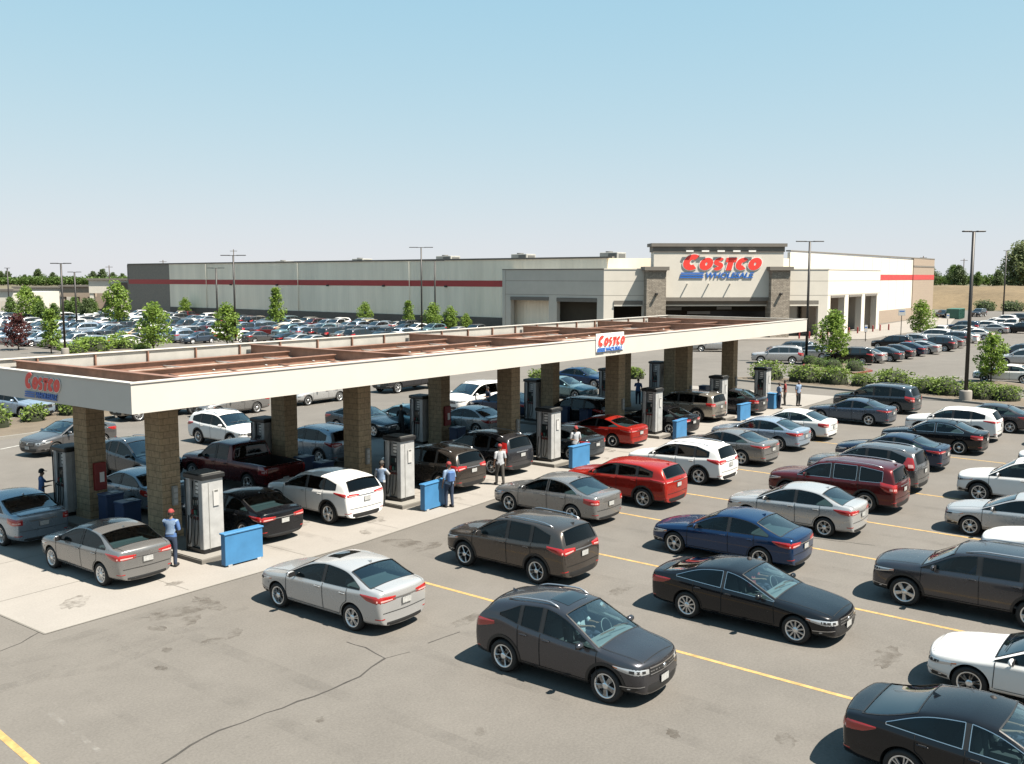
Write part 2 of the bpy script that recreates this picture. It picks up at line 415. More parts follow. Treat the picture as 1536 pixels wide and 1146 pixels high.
class Model: pass
MODELS = {}
def build_model(key):
    sp = SPEC[key]; L, W = sp['L'], sp['W'] / 2
    cols = sp['cols']; X = lambda t: L / 2 - t
    bm = car_cage(sp)
    me0 = bpy.data.meshes.new('cage'); bm.to_mesh(me0); bm.free()
    regmats = [bpy.data.materials.get('reg_' + r) or bpy.data.materials.new('reg_' + r) for r in REG]
    for m in regmats: me0.materials.append(m)
    o = tmp_obj(me0)
    md = o.modifiers.new('s', 'SUBSURF'); md.levels = 2; md.render_levels = 2
    smooth = evaluated_mesh(o, 'smooth')
    bpy.data.objects.remove(o)
    # limit surface shrinks a little: stretch back to the stated length, width and height
    co = [v.co.copy() for v in smooth.vertices]
    xs = [c.x for c in co]; ys = [c.y for c in co]; zs = [c.z for c in co]
    H = max(c[1] for c in cols)
    fx = L / (max(xs) - min(xs)); cx = (max(xs) + min(xs)) / 2; fy = 2 * W / (max(ys) - min(ys)); fz = (H - sp['gc']) / (max(zs) - min(zs)); z0 = min(zs)
    for v in smooth.vertices: v.co = ((v.co.x - cx) * fx, v.co.y * fy, sp['gc'] + (v.co.z - z0) * fz)
    smooth.update()
    so = tmp_obj(smooth)
    polys = [tuple(p.vertices) for p in smooth.polygons]; vco = [v.co.copy() for v in smooth.vertices]
    vno = [v.normal.copy() for v in smooth.vertices]
    bvh = BVHTree.FromPolygons(vco, polys)
    def snormal(p):
        loc, n, i, d = bvh.find_nearest(p)
        if i is None: return Vector((0, 0, 1))
        acc = Vector()
        for k in polys[i]:
            acc += vno[k] / max((vco[k] - loc).length, 1e-4) ** 2
        return acc.normalized()
    # ---- wheel wells (and a pickup's bed) cut out
    cut = MB()
    for t in (sp['tf'], sp['tr']):
        for s in (1, -1):
            cut.lathe([(0.0001, .0), (sp['arch'], .0), (sp['arch'], .6), (.0001, .6)], 44, None, Matrix.Translation((X(t), s * .58, sp['wr'] + .01)) @ Matrix.Rotation(-s * math.pi / 2, 4, 'X'))
    if sp.get('bed'):
        cut.box(((X(3.82) + X(5.62)) / 2, 0, 1.1), (X(3.82) - X(5.62), 2 * W * .82, .9))
    cme = cut.mesh('cut'); cb = bmesh.new(); cb.from_mesh(cme)
    bmesh.ops.remove_doubles(cb, verts=cb.verts[:], dist=.002); bmesh.ops.recalc_face_normals(cb, faces=cb.faces[:])
    cb.to_mesh(cme); cb.free()
    for m in regmats: cme.materials.append(m)
    for p in cme.polygons: p.material_index = REG.index('well')
    co_ = tmp_obj(cme)
    bo = so.modifiers.new('b', 'BOOLEAN'); bo.object = co_; bo.operation = 'DIFFERENCE'; bo.solver = 'EXACT'
    whole = evaluated_mesh(so, 'whole')
    bpy.data.objects.remove(so); bpy.data.objects.remove(co_)
    bm = bmesh.new(); bm.from_mesh(whole)
    # ---- split by region and side
    groups = {}
    for f in bm.faces:
        r = REG[f.material_index]
        c = f.calc_center_median()
        s = 0 if r in ('body', 'windshield', 'rear_window', 'front_bumper', 'rear_bumper', 'well', 'pillar', 'cladding') else (1 if c.y > 0 else -1)
        groups.setdefault((r, s), []).append(f)
    PAINT = 'PAINT'
    def extract(keys, name, mats, push=0.0):
        vs = {}; out = []; fs = []; mi = []; nl = []
        for (rk, mk) in keys:
            for f in groups.get(rk, []):
                ids = []
                for v in f.verts:
                    kk = (v.index, rk[0] == 'well')
                    if kk not in vs:
                        vs[kk] = len(out)
                        out.append(v.co - (snormal(v.co) * push if push else Vector()))
                    ids.append(vs[kk])
                fs.append(ids); mi.append(mk)
                for v in f.verts: nl.append(f.normal.copy() if rk[0] == 'well' else snormal(v.co))
        if not fs: return None
        me = bpy.data.meshes.new(name); me.from_pydata([tuple(p) for p in out], [], fs)
        for m in mats: me.materials.append(m if m != PAINT else paint('silver'))
        me.polygons.foreach_set('material_index', mi); me.polygons.foreach_set('use_smooth', [True] * len(fs))
        me.update(); me.normals_split_custom_set(nl)
        return me
    bm.verts.index_update()
    md = Model(); md.sp = sp; md.parts = []   # (name, mesh, parent index, location, rz, paint slot index or None)
    def add(name, me, parent=None, loc=(0, 0, 0), rz=0.0, slot=None):
        if me is None: return None
        md.parts.append((name, me, parent, loc, rz, slot)); return len(md.parts) - 1
    add('body', extract([(('body', 0), 0), (('well', 0), 1), (('pillar', 0), 2), (('cladding', 0), 2)], 'body', [PAINT, M['well'], M['black']]), slot=0)
    hatch = sp['hatch']
    glass_at = {}
    glass_at[('windshield', 0)] = add('windshield', extract([(('windshield', 0), 0)], 'windshield', [M['windscreen']], .006))
    glass_at[('rear_window', 0)] = add('rear_window', extract([(('rear_window', 0), 0)], 'rear_window', [M['privacy' if hatch else 'rearglass']], .006))
    # ---- conforming trim
    def ray(o, d):
        loc, n, i, dist = bvh.ray_cast(Vector(o), Vector(d).normalized())
        if loc is None: return None, None
        return loc, snormal(loc)
    def side(x, z, s): return ray((x, s * 3, z), (0, -s, 0))
    def top(x, y): return ray((x, y, 4), (0, 0, -1))
    def wrap(a, z, s, front):
        ax = L / 2 - .95 if front else -L / 2 + .85
        d = Vector(((1 if front else -1) * math.cos(a), s * math.sin(a), 0))
        o = Vector((ax, s * W * .30, z))
        return ray(o + d * 3, -d)
    def ribbon(mb, hits, w, mat, off=.007):
        P = [(h, n) for h, n in hits if h is not None]
        if len(P) < 2: return
        rows = []
        for i, (h, n) in enumerate(P):
            t = P[min(i + 1, len(P) - 1)][0] - P[max(i - 1, 0)][0]
            b = n.cross(t).normalized() * w / 2
            rows.append([h - b + n * off, h + b + n * off])
        mb.grid(rows, mat); 
    def patch(rows_fn, nu, nv, mat, off=.008, mb=None, skirt=True):
        """rows_fn(u, v) -> hit, normal"""
        mb = mb or MB(); P = []
        for i in range(nu + 1):
            row = []
            for j in range(nv + 1):
                h, n = rows_fn(i / nu, j / nv)
                if h is None: return mb
                e = skirt and (i in (0, nu) or j in (0, nv))
                row.append(h + n * (off * (.1 if e else 1)))
            P.append(row)
        # orient outward
        a = (P[1][0] - P[0][0]).cross(P[0][1] - P[0][0])
        h, n = rows_fn(.5, .5)
        mb.grid(P, mat, True, a.dot(n) < 0); return mb
    def lerp_tab(tab, u):
        """piecewise-linear table rows (u, lo, hi)"""
        for a, b in zip(tab, tab[1:]):
            if u <= b[0]:
                f = (u - a[0]) / max(b[0] - a[0], 1e-6); return [a[k] + (b[k] - a[k]) * f for k in range(1, len(a))]
        return list(tab[-1][1:])
    seams = MB(); N = 14
    zr = sp['gc'] + .16
    xa, xb, xc = X(cols[sp['fd'][0]][0]) + .02, X((cols[8][0] + cols[9][0]) / 2), X(cols[sp['rd'][1]][0])
    zbelt = lambda c: cols[c][2]
    for s in (1, -1):
        for (x0, x1, zt_) in ((xa + .03, xa, zbelt(5) - .01), (xb - .01, xb, zbelt(8)), (None, xc, zbelt(11) - .005)):
            pts = []
            for i in range(N + 1):
                z = zr + (zt_ - zr) * i / N
                if x0 is None:   # rear door follows the arch
                    dz = z - sp['wr']; ar = sp['arch'] + .035
                    x = xc
                    if abs(dz) < ar: x = max(xc, X(sp['tr']) + math.sqrt(ar * ar - dz * dz))
                else: x = x0 + (x1 - x0) * i / N
                pts.append(side(x, z, s))
            ribbon(seams, pts, .014, M['seam'])
        ribbon(seams, [side(xa + (X(sp['tr']) + sp['arch'] + .05 - xa) * i / N, zr, s) for i in range(N + 1)], .012, M['seam'])
        # bonnet and boot shut lines
        ribbon(seams, [top(X(.16) + (X(cols[5][0]) - X(.16)) * i / N, s * W * (.68 + .14 * i / N)) for i in range(N + 1)], .012, M['seam'])
        # bumper joints at the corners
        ribbon(seams, [side(X(sp['tf']) + sp['arch'] * .85 + .02, sp['wr'] + .28 + .012 * i, s) for i in range(4)], .012, M['seam'])
        if not hatch:
            ribbon(seams, [top(X(cols[13][0]) + (X(cols[15][0]) - X(cols[13][0])) * i / N, s * W * (.76 - .03 * i / N)) for i in range(N + 1)], .012, M['seam'])
    ribbon(seams, [top(X(.15) , W * .62 * (1 - 2 * i / N)) for i in range(N + 1)], .012, M['seam'])
    zrear = .56 if not hatch else .60
    if not sp.get('bed'):
        ribbon(seams, [ray((-4, W * .80 * (1 - 2 * i / N), zrear), (1, 0, 0)) for i in range(N + 1)], .014, M['seam'])
    wx = .62
    # ---- lamps
    hz = cols[1][2] - .03
    htab = [(0, hz - .115, hz - .02), (.45, hz - .10, hz + .015), (1, hz - .02, hz + .03)]
    hl = {}
    a0, a1 = R(15), R(66)
    ztail = cols[14][2] - (.10 if not hatch else .04)
    tl = sp.get('tail'); fam = sp.get('fam', key)
    if tl == 'tall': ttab = [(0, ztail - .10, ztail + .34), (.5, ztail - .14, ztail + .36), (1, ztail - .06, ztail + .10)]; b0, b1 = R(40), R(68)
    elif tl == 'block': ttab = [(0, ztail - .15, ztail + .02), (.6, ztail - .16, ztail + .05), (1, ztail - .10, ztail + .05)]; b0, b1 = R(24), R(64)
    elif tl == 'slim': ttab = [(0, ztail - .065, ztail + .0), (.5, ztail - .10, ztail + .025), (1, ztail - .01, ztail + .04)]; b0, b1 = R(4), R(76)
    elif not hatch: ttab = [(0, ztail - .10, ztail + .0), (.5, ztail - .14, ztail + .03), (.75, ztail - .10, ztail + .035), (1, ztail - .0, ztail + .03)]; b0, b1 = R(5), R(74)
    elif key in ('minivan', 'wagon'): ttab = [(0, ztail - .26, ztail + .02), (.6, ztail - .24, ztail + .06), (1, ztail - .08, ztail + .10)]; b0, b1 = R(26), R(68)
    elif sp.get('bed'): ttab = [(0, ztail - .28, ztail + .02), (1, ztail - .28, ztail + .02)]; b0, b1 = R(34), R(60)
    else: ttab = [(0, ztail - .08, ztail + .01), (.45, ztail - .17, ztail + .04), (1, ztail - .02, ztail + .05)]; b0, b1 = R(8), R(72)
    for s in (1, -1):
        def hf(u, v, s=s):
            lo, hi = lerp_tab(htab, u); return wrap(a0 + (a1 - a0) * u, lo + (hi - lo) * v, s, True)
        m = patch(hf, 12, 4, M['headlight'])
        def hf2(u, v, s=s):
            u = .80 + .2 * u; lo, hi = lerp_tab(htab, u); return wrap(a0 + (a1 - a0) * u, lo + (hi - lo) * (.1 + .8 * v), s, True)
        patch(hf2, 3, 3, M['amber'], .011, m)
        def hf3(u, v, s=s):
            u = .12 + .42 * u; lo, hi = lerp_tab(htab, u); return wrap(a0 + (a1 - a0) * u, lo + (hi - lo) * (.25 + .5 * v), s, True)
        patch(hf3, 4, 3, M['rimdark'], .0095, m, False)
        add('headlight', m.mesh('headlight'))
        def tf(u, v, s=s):
            lo, hi = lerp_tab(ttab, u); return wrap(b0 + (b1 - b0) * u, lo + (hi - lo) * v, s, False)
        m = patch(tf, 12, 5, M['taillight'], .012)
        def tf2(u, v, s=s):
            u = .10 + .40 * u; lo, hi = lerp_tab(ttab, u); return wrap(b0 + (b1 - b0) * u, lo + (hi - lo) * (.22 + .25 * v), s, False)
        patch(tf2, 4, 2, M['tailwhite'], .0145, m, False)
        add('taillight', m.mesh('taillight'))
    # ---- nose and tail furniture
    zn = hz - .08; gw = .56 if hatch else .47
    def fgr(u, v): return ray((4, W * gw * (2 * u - 1), zn - .10 + .17 * v), (-1, 0, 0))
    gm = patch(fgr, 12, 3, M['black'], .012)
    for q in (.25, .62): ribbon(gm, [fgr(.03 + .94 * i / 10, q) for i in range(11)], .016, M['satin'], .012)
    ribbon(gm, [fgr(.02 + .96 * i / 12, 1.0) for i in range(13)], .026, M['chrome'], .010)
    h, n = fgr(.5, .55)
    if h: gm.lathe([(.055, 0), (.05, .014), (.001, .016)], 14, M['chrome'], Matrix.Translation(h + n * .008) @ Matrix.Rotation(math.pi / 2, 4, 'Y'))
    add('grille', gm.mesh('grille'))
    fb = groups.get(('front_bumper', 0)) is not None
    zl = sp['gc'] + .10
    add('bumper', extract([(('front_bumper', 0), 0)], 'bumper', [PAINT]), slot=0)
    lm = patch(lambda u, v: ray((4, W * .62 * (2 * u - 1), zl - .03 + .17 * v), (-1, 0, 0)), 12, 3, M['black'], .012)
    for s in (1, -1):
        patch(lambda u, v, s=s: wrap(R(30) + R(22) * u, zl + .03 + .12 * v * (1 - .5 * u), s, True), 5, 2, M['black'], .010, lm)
        ribbon(lm, [wrap(R(24) + R(30) * i / 6, zl + .155 - .03 * i / 6, s, True) for i in range(7)], .018, M['satin'], .013)
        patch(lambda u, v, s=s: wrap(R(39) + R(6) * u, zl + .066 + .04 * v, s, True), 3, 2, M['headlight'], .013, lm)
    add('lower_grille', lm.mesh('lower_grille'))
    add('bumper', extract([(('rear_bumper', 0), 0)], 'bumper', [PAINT]), slot=0)
    rv = patch(lambda u, v: ray((-4, W * .66 * (2 * u - 1), sp['gc'] + .045 + (.15 if sp.get('clad') else .09) * v), (1, 0, 0)), 12, 3, M['black'], .012)
    for s in (1, -1):
        patch(lambda u, v, s=s: wrap(R(26) + R(16) * u, sp['gc'] + .21 + .03 * v, s, False), 4, 2, M['taillight'], .012, rv)
    add('diffuser', rv.mesh('diffuser'))
    if not hatch:
        cm = MB(); ribbon(cm, [ray((-4, W * .46 * (1 - 2 * i / 10), ztail - .055), (1, 0, 0)) for i in range(11)], .028, M['chrome'], .01)
        add('trunk_trim', cm.mesh('trunk_trim'))
    elif not sp.get('bed'):
        cm = MB(); ribbon(cm, [ray((-4, W * .42 * (1 - 2 * i / 10), ztail - .06), (1, 0, 0)) for i in range(11)], .035, M['satin'], .01)
        add('trunk_trim', cm.mesh('trunk_trim'))
    zp = (ztail - .17 if not hatch else ztail - .20) if not sp.get('bed') else .62
    for (xd, zz) in ((-1, zp), (1, zl + .17)):
        h, n = ray((4 * xd, 0, zz), (-xd, 0, 0))
        if h:
            p = MB(); p.box((h.x + xd * .014, 0, zz), (.012, .31, .155), M['black'], bev=.003)
            p.box((h.x + xd * .021, 0, zz), (.006, .295, .14), M['plate'])
            add('licence_plate', p.mesh('licence_plate'))
    # ---- doors with their glass and handles
    for s in (1, -1):
        for (dr, gl, cx_, gmat) in (('front_door', 'front_glass', (8, 9), 'sideglass'), ('rear_door', 'rear_glass', (10, 11), 'privacy' if hatch else 'sideglass')):
            d = add('door', extract([((dr, s), 0)], 'door', [PAINT]), slot=0)
            add('window', extract([((gl, s), 0)], 'window', [M[gmat]], .004), d); glass_at[(gl, s)] = d
            xx = (xb + .16) if dr == 'front_door' else (xc + .13 if not hatch else xc + .16)
            zz = zbelt(9) - .105
            h, n = side(xx, zz, s)
            if h:
                hd = MB(); hd.box((0, 0, 0), (.20, .03, .03), PAINT_DUMMY, bev=.010)
                hd.box((0, -s * .012, -.004), (.13, .02, .05), M['seam'], bev=.004)
                add('handle', hd.mesh('handle'), d, (h.x, h.y + s * .022, h.z), 0, 0)
        q = extract([(('quarter_glass', s), 0)], 'quarter_window', [M['privacy']], .004)
        glass_at[('quarter_glass', s)] = add('quarter_window', q)
        # mirror
        xm = X(cols[5][0]) - .30; zm = zbelt(6) + .075
        h, n = side(xm, zbelt(6) - .005, s)
        mm = MB(); rows = []
        for i in range(7):
            a = -math.pi / 2 + math.pi * i / 6
            rows.append([Vector((.055 * math.cos(a) * math.cos(b) * (1.35 if math.cos(b) > 0 else .45), .125 * math.sin(a), .078 * math.cos(a) * math.sin(b))) for b in [2 * math.pi * k / 12 for k in range(13)]])
        mm.grid(rows, PAINT_DUMMY, True)
        mm.box((-.03, 0, 0), (.012, .19, .115), M['rimdark'], bev=.005)
        mm.tube([(0, -s * .17, -.085), (0, -s * .06, -.04)], .022, 6, M['black'])
        if h: add('mirror', mm.mesh('mirror'), None, (xm, h.y + s * .135, zm), 0, 0)
        if sp.get('rails'):
            rl = MB(); pts = []
            c0, c1 = X(cols[7][0]) - .22, X(cols[12][0]) + .02
            for i in range(13):
                x = c0 + (c1 - c0) * i / 12
                f = [0, .6, 1][min(i, 12 - i, 2)]
                yy = s * (W * .945 - sp['tumble'] * .54 - .075)
                h, n = top(x, yy)
                if h: pts.append(h + Vector((0, 0, .005 + .045 * f)))
            if len(pts) > 3: rl.tube(pts, .018, 6, M['satin' if key != 'suv' else 'chrome']); add('roof_rail', rl.mesh('roof_rail'))
    # ---- glass trim
    trims = {}
    bm.edges.ensure_lookup_table()
    gl = {REG.index(r) for r in ('windshield', 'rear_window', 'front_glass', 'rear_glass', 'quarter_glass')}
    sidegl = {REG.index(r) for r in ('front_glass', 'rear_glass', 'quarter_glass')}
    for e in bm.edges:
        ms = [f.material_index for f in e.link_faces]
        if len(ms) == 2 and (ms[0] in gl) != (ms[1] in gl):
            a, b = e.verts[0].co, e.verts[1].co
            g = ms[0] if ms[0] in gl else ms[1]
            na, nb = snormal(a), snormal(b); t = (b - a).normalized()
            w = .0065 if g in sidegl else .014
            key_ = (g, 0 if g not in sidegl else (1 if (a.y + b.y) > 0 else -1))
            tr = trims.setdefault(key_, MB())
            ba, bb = na.cross(t) * w, nb.cross(t) * w; o_ = .004
            mat = M['chrome'] if (g in sidegl and sp.get('chrome', key in ('fastback', 'wagon'))) else M['black']
            tr.grid([[a - ba + na * o_, a + ba + na * o_], [b - bb + nb * o_, b + bb + nb * o_]], mat)
    for (g, s_), tr in trims.items():
        add('window_trim', tr.mesh('window_trim'), glass_at.get((REG[g], s_)))
    add('panel_seam', seams.mesh('panel_seam'))
    # ---- arch cladding
    if sp.get('clad'):
        for t in (sp['tf'], sp['tr']):
            for s in (1, -1):
                ac = MB(); pts = []
                for i in range(25):
                    a = R(-14) + R(208) * i / 24
                    pts.append(side(X(t) + (sp['arch'] + .028) * math.cos(a), sp['wr'] + .01 + (sp['arch'] + .028) * math.sin(a), s))
                ribbon(ac, pts, .06, M['black'], .010)
                add('arch_trim', ac.mesh('arch_trim'))
    # ---- wipers
    for (y0, y1) in ((.05, .62), (-.52, .02)):
        wp = MB(); pts = []
        for i in range(7):
            y = W * (y0 + (y1 - y0) * i / 6)
            pts.append(top(X(cols[5][0]) - .09 - .05 * (1 - i / 6), y))
        ribbon(wp, pts, .022, M['black'], .014)
        add('wiper', wp.mesh('wiper'))
    fin = MB(); xf = X(cols[rw_top(sp)][0]) + .10
    h, n = top(xf, 0)
    fin.add([(xf + .09, 0, h.z), (xf - .07, .03, h.z), (xf - .07, -.03, h.z), (xf - .08, 0, h.z + .055)], [(0, 1, 3), (0, 3, 2), (1, 2, 3)], PAINT_DUMMY)
    add('antenna', fin.mesh('antenna'), slot=0)
    # ---- cabin
    ib = MB(); zi = sp['gc'] + .22; zb_ = cols[8][2]
    xw, xr = X(cols[5][0]), X(cols[rw_top(sp)][0])
    ib.box(((xw + xr) / 2, 0, zi), (xw - xr + .3, 2 * W * .84, .05), M['interior'])
    im = M['interior']; hr = .41 if hatch else .30
    ib.box((xw - .22, 0, zb_ - .11), (.42, 2 * W * .84, .20), im, bev=.05)
    ib.lathe([(.17, -.012), (.185, 0), (.17, .012)], 20, im, Matrix.Translation((xw - .52, W * .42, zb_ - .02)) @ Matrix.Rotation(R(65), 4, 'Y'), close=True)
    for y in (W * .42, -W * .42):
        for (xs_, lean) in ((X(cols[8][0]) + .08, .16),):
            ib.box((xs_ + .25, y, zi + .13), (.5, .50, .16), im, bev=.04)
            Ms = Matrix.Translation((xs_ - .10, y, zi + (.46 if hatch else .36))) @ Matrix.Rotation(-lean, 4, 'Y')
            ib.box((0, 0, 0), (.16, .50, .62), im, bev=.05, M=Ms)
            ib.box((0, 0, 0), (.10, .26, .18), im, bev=.04, M=Ms @ Matrix.Translation((-.01, 0, hr)))
    xs_ = X(cols[10][0]) - (.02 if not hatch else -.05)
    ib.box((xs_ + .25, 0, zi + .15), (.5, 2 * W * .76, .16), im, bev=.04)
    Ms = Matrix.Translation((xs_ - .10, 0, zi + (.44 if hatch else .34))) @ Matrix.Rotation(-.22, 4, 'Y')
    ib.box((0, 0, 0), (.16, 2 * W * .76, .56), im, bev=.05, M=Ms)
    for y in (W * .42, -W * .42): ib.box((0, 0, 0), (.09, .24, .15), im, bev=.04, M=Ms @ Matrix.Translation((-.01, y, hr - .10)))
    # headliner, pillar linings, door cards and the shelf behind the seats
    for (rk, thr) in ((('body', 0), 1), (('pillar', 0), 1), (('front_door', 1), 0), (('front_door', -1), 0), (('rear_door', 1), 0), (('rear_door', -1), 0)):
        for f in groups.get(rk, []):
            c = f.calc_center_median()
            if thr and not (c.z > zb_ - .12 and X(cols[rw[1] if False else sp['rw'][1]][0]) - .05 < c.x < xw + .02): continue
            vs = [v.co - snormal(v.co) * .022 for v in f.verts]
            ib.add(vs, [tuple(range(len(vs)))], im)
    if not hatch: ib.box(((xr + X(cols[13][0])) / 2, 0, cols[12][2] - .06), (abs(xr - X(cols[13][0])) + .3, 2 * W * .72, .03), im)
    add('interior', ib.mesh('interior'))
    # ---- wheels
    wme, rme = build_wheel(sp); md.rims = {sp['rim']: rme}
    for t in (sp['tf'], sp['tr']):
        for s in (1, -1):
            w = add('wheel', wme, None, (X(t), s * (W - .125), sp['wr']), 0 if s > 0 else math.pi)
            add('rim', rme, w)
    bm.free()
    # ---- one combined mesh for distant copies
    allb = MB()
    world = []
    for (name, me, par, loc, rz, slot) in md.parts:
        Mt = Matrix.Translation(loc) @ Matrix.Rotation(rz, 4, 'Z')
        if par is not None: Mt = world[par] @ Mt
        world.append(Mt)
        if name in ('panel_seam', 'wiper', 'antenna', 'lower_grille', 'interior', 'arch_trim', 'handle'): continue
        for p in me.polygons:
            m = me.materials[p.material_index] if me.materials else None
            if name in ('windshield', 'rear_window', 'window', 'quarter_window'): m = M['farglass']
            if m is PAINT_DUMMY or (slot is not None and p.material_index == slot): m = PAINT_DUMMY
            allb.add([Mt @ me.vertices[i].co for i in p.vertices], [tuple(range(len(p.vertices)))], m, True)
    # weld so distant copies shade smoothly
    fm = allb.mesh(key + ' far'); b2 = bmesh.new(); b2.from_mesh(fm); bmesh.ops.remove_doubles(b2, verts=b2.verts[:], dist=.0008); b2.to_mesh(fm); b2.free()
    md.far = fm; md.farslot = allb.mats.index(PAINT_DUMMY)
    MODELS[key] = md
    return md
def rw_top(sp): return sp['rw'][0]
PAINT_DUMMY = paint('silver')
M['farglass'] = pbr('distant car glass', (.012, .016, .018), .04, spec=.8, coat=.5)

def place_model(key, col, loc, heading, label, cat, group=None, sun=False, name='car', rim=None, scl=(1, 1, 1)):
    md = MODELS.get(key) or build_model(key)
    root = empty(name, loc, heading); root.scale = scl; root['seat_x'] = md.sp['L'] / 2 - md.sp['cols'][8][0] + .16; root['seat_y'] = md.sp['W'] * .21; root['seat_z'] = md.sp['gc'] + .50
    tag(root, label, cat, group)
    if rim is not None and rim not in md.rims: md.rims[rim] = build_wheel(md.sp, rim)[1]
    objs = []
    for (nm, me, par, l, rz, slot) in md.parts:
        if nm == 'rim' and rim is not None: me = md.rims[rim]
        o = mobj(nm, me, objs[par] if par is not None else root, l, rz)
        if slot is not None:
            o.material_slots[slot].link = 'OBJECT'; o.material_slots[slot].material = paint(col)
        objs.append(o)
        if nm == 'wheel' and False: pass
    if sun:
        sp = md.sp; c = sp['cols']; L = sp['L']
        if not hasattr(md, 'sunroof'):
            s = MB(); x0, x1 = L / 2 - c[7][0] - .12, L / 2 - c[9][0] - .05
            bv = [o for o in objs if o.name.startswith('body')][0]
            dgm = BVHTree.FromPolygons([v.co for v in bv.data.vertices], [tuple(p.vertices) for p in bv.data.polygons])
            P = []
            for i in range(7):
                row = []
                for j in range(9):
                    h = dgm.ray_cast(Vector((x0 + (x1 - x0) * i / 6, .36 * (j / 4 - 1), 3)), Vector((0, 0, -1)))[0]
                    row.append(h + Vector((0, 0, .006)))
                P.append(row)
            s.grid(P, M['farglass'], True, True); md.sunroof = s.mesh('sunroof')
        mobj('sunroof', md.sunroof, root)
    return root
def place_far(key, col, loc, heading, label, cat, group, name='parked_car'):
    md = MODELS.get(key) or build_model(key)
    o = mobj(name, md.far, None, loc, heading)
    o.material_slots[md.farslot].link = 'OBJECT'; o.material_slots[md.farslot].material = paint(col)
    tag(o, label, cat, group); return o
# ================================================================== surfaces of the place
def ground_mat(name, base, vary, spots=.0, bump=.15, big=.05, tint=(1, .97, .92)):
    m, nt, out = new_mat(name)
    tc = node(nt, 'ShaderNodeTexCoord'); V = tc.outputs['Object']
    n1 = node(nt, 'ShaderNodeTexNoise', {'Vector': V, 'Scale': big, 'Detail': 5.0, 'Roughness': .6})
    n2 = node(nt, 'ShaderNodeTexNoise', {'Vector': V, 'Scale': .55, 'Detail': 9.0, 'Roughness': .68})
    n3 = node(nt, 'ShaderNodeTexNoise', {'Vector': V, 'Scale': 19.0, 'Detail': 4.0, 'Roughness': .7})
    a = node(nt, 'ShaderNodeMath', {0: n1.outputs['Fac'], 1: n2.outputs['Fac']}, operation='ADD')
    b = node(nt, 'ShaderNodeMath', {0: n3.outputs['Fac'], 1: 1.5}, operation='MULTIPLY')
    c = node(nt, 'ShaderNodeMath', {0: a.outputs[0], 1: b.outputs[0]}, operation='ADD')
    mr = node(nt, 'ShaderNodeMapRange', {'Value': c.outputs[0], 'From Min': 1.35, 'From Max': 2.2, 'To Min': 1 - vary, 'To Max': 1 + vary})
    fac = mr.outputs[0]
    if spots:
        # worn dark drips and tyre polish down the lanes
        n4 = node(nt, 'ShaderNodeTexNoise', {'Vector': V, 'Scale': 1.35, 'Detail': 7.0, 'Roughness': .75})
        sp = node(nt, 'ShaderNodeMapRange', {'Value': n4.outputs['Fac'], 'From Min': .60, 'From Max': .74, 'To Min': 1.0, 'To Max': 1 - spots})
        vo = node(nt, 'ShaderNodeTexVoronoi', {'Vector': V, 'Scale': 1.1, 'Randomness': 1.0})
        dk = node(nt, 'ShaderNodeMapRange', {'Value': vo.outputs['Distance'], 'From Min': .03, 'From Max': .07, 'To Min': 1 - spots * 1.2, 'To Max': 1.0})
        q = node(nt, 'ShaderNodeMath', {0: sp.outputs[0], 1: dk.outputs[0]}, operation='MULTIPLY')
        f2 = node(nt, 'ShaderNodeMath', {0: fac, 1: q.outputs[0]}, operation='MULTIPLY'); fac = f2.outputs[0]
    col = node(nt, 'ShaderNodeVectorMath', {0: tuple(base * KA * t for t in tint), 1: fac}, operation='MULTIPLY')
    p = node(nt, 'ShaderNodeBsdfPrincipled', {'Base Color': col.outputs[0], 'Roughness': .92, 'Specular IOR Level': .25})
    bp = node(nt, 'ShaderNodeBump', {'Height': n3.outputs['Fac'], 'Strength': bump, 'Distance': .02})
    nt.links.new(bp.outputs[0], p.inputs['Normal']); nt.links.new(p.outputs[0], out.inputs[0])
    return m
M['asphalt'] = ground_mat('sun bleached asphalt', .245, .20, .10, tint=(1, .92, .83))
M['concrete'] = ground_mat('fuel apron concrete', .46, .12, .12, .06, .12, (1, .93, .85))
M['walk'] = ground_mat('sidewalk concrete', .44, .08, 0, .05, .1, (1, .92, .83))
M['kerb'] = ground_mat('kerb concrete', .42, .12, .1, .1, .3, (1, .95, .86))
M['soil'] = ground_mat('planting bed mulch', .24, .30, .2, .5, .4, (1, .82, .62))
M['drygrass'] = ground_mat('dry grass', .27, .40, .3, .5, .06, (1, .74, .43))
M['terrain'] = ground_mat('open country', .22, .30, .2, .3, .004, (1, .88, .55))
M['redkerb'] = pbr('red painted kerb', (.32, .06, .045), .7, noise=.2, nscale=3)
M['yellow'] = pbr('yellow road paint', (.72, .47, .17), .75, noise=.35, nscale=5)
M['whitep'] = pbr('white road paint', (.62, .60, .56), .75, noise=.3, nscale=4)
M['crack'] = pbr('tar filled crack', (.075, .068, .06), .95, noise=.3, nscale=3)
M['joint'] = pbr('saw cut and kerb shade', (.27, .25, .22), .95)
def faint(name, col, amt, scale):
    m, nt, out = new_mat(name)
    tc = node(nt, 'ShaderNodeTexCoord')
    nz = node(nt, 'ShaderNodeTexNoise', {'Vector': tc.outputs['Object'], 'Scale': scale, 'Detail': 7.0, 'Roughness': .7})
    mr = node(nt, 'ShaderNodeMapRange', {'Value': nz.outputs['Fac'], 'From Min': .44, 'From Max': .66, 'To Min': 0.0, 'To Max': amt})
    d = node(nt, 'ShaderNodeBsdfDiffuse', {'Color': rgb(col)}); t = node(nt, 'ShaderNodeBsdfTransparent')
    mx = node(nt, 'ShaderNodeMixShader', {0: mr.outputs[0], 1: t.outputs[0], 2: d.outputs[0]})
    nt.links.new(mx.outputs[0], out.inputs[0]); return m
M['oil'] = faint('oil stain', (.06, .05, .04), .42, 2.2)
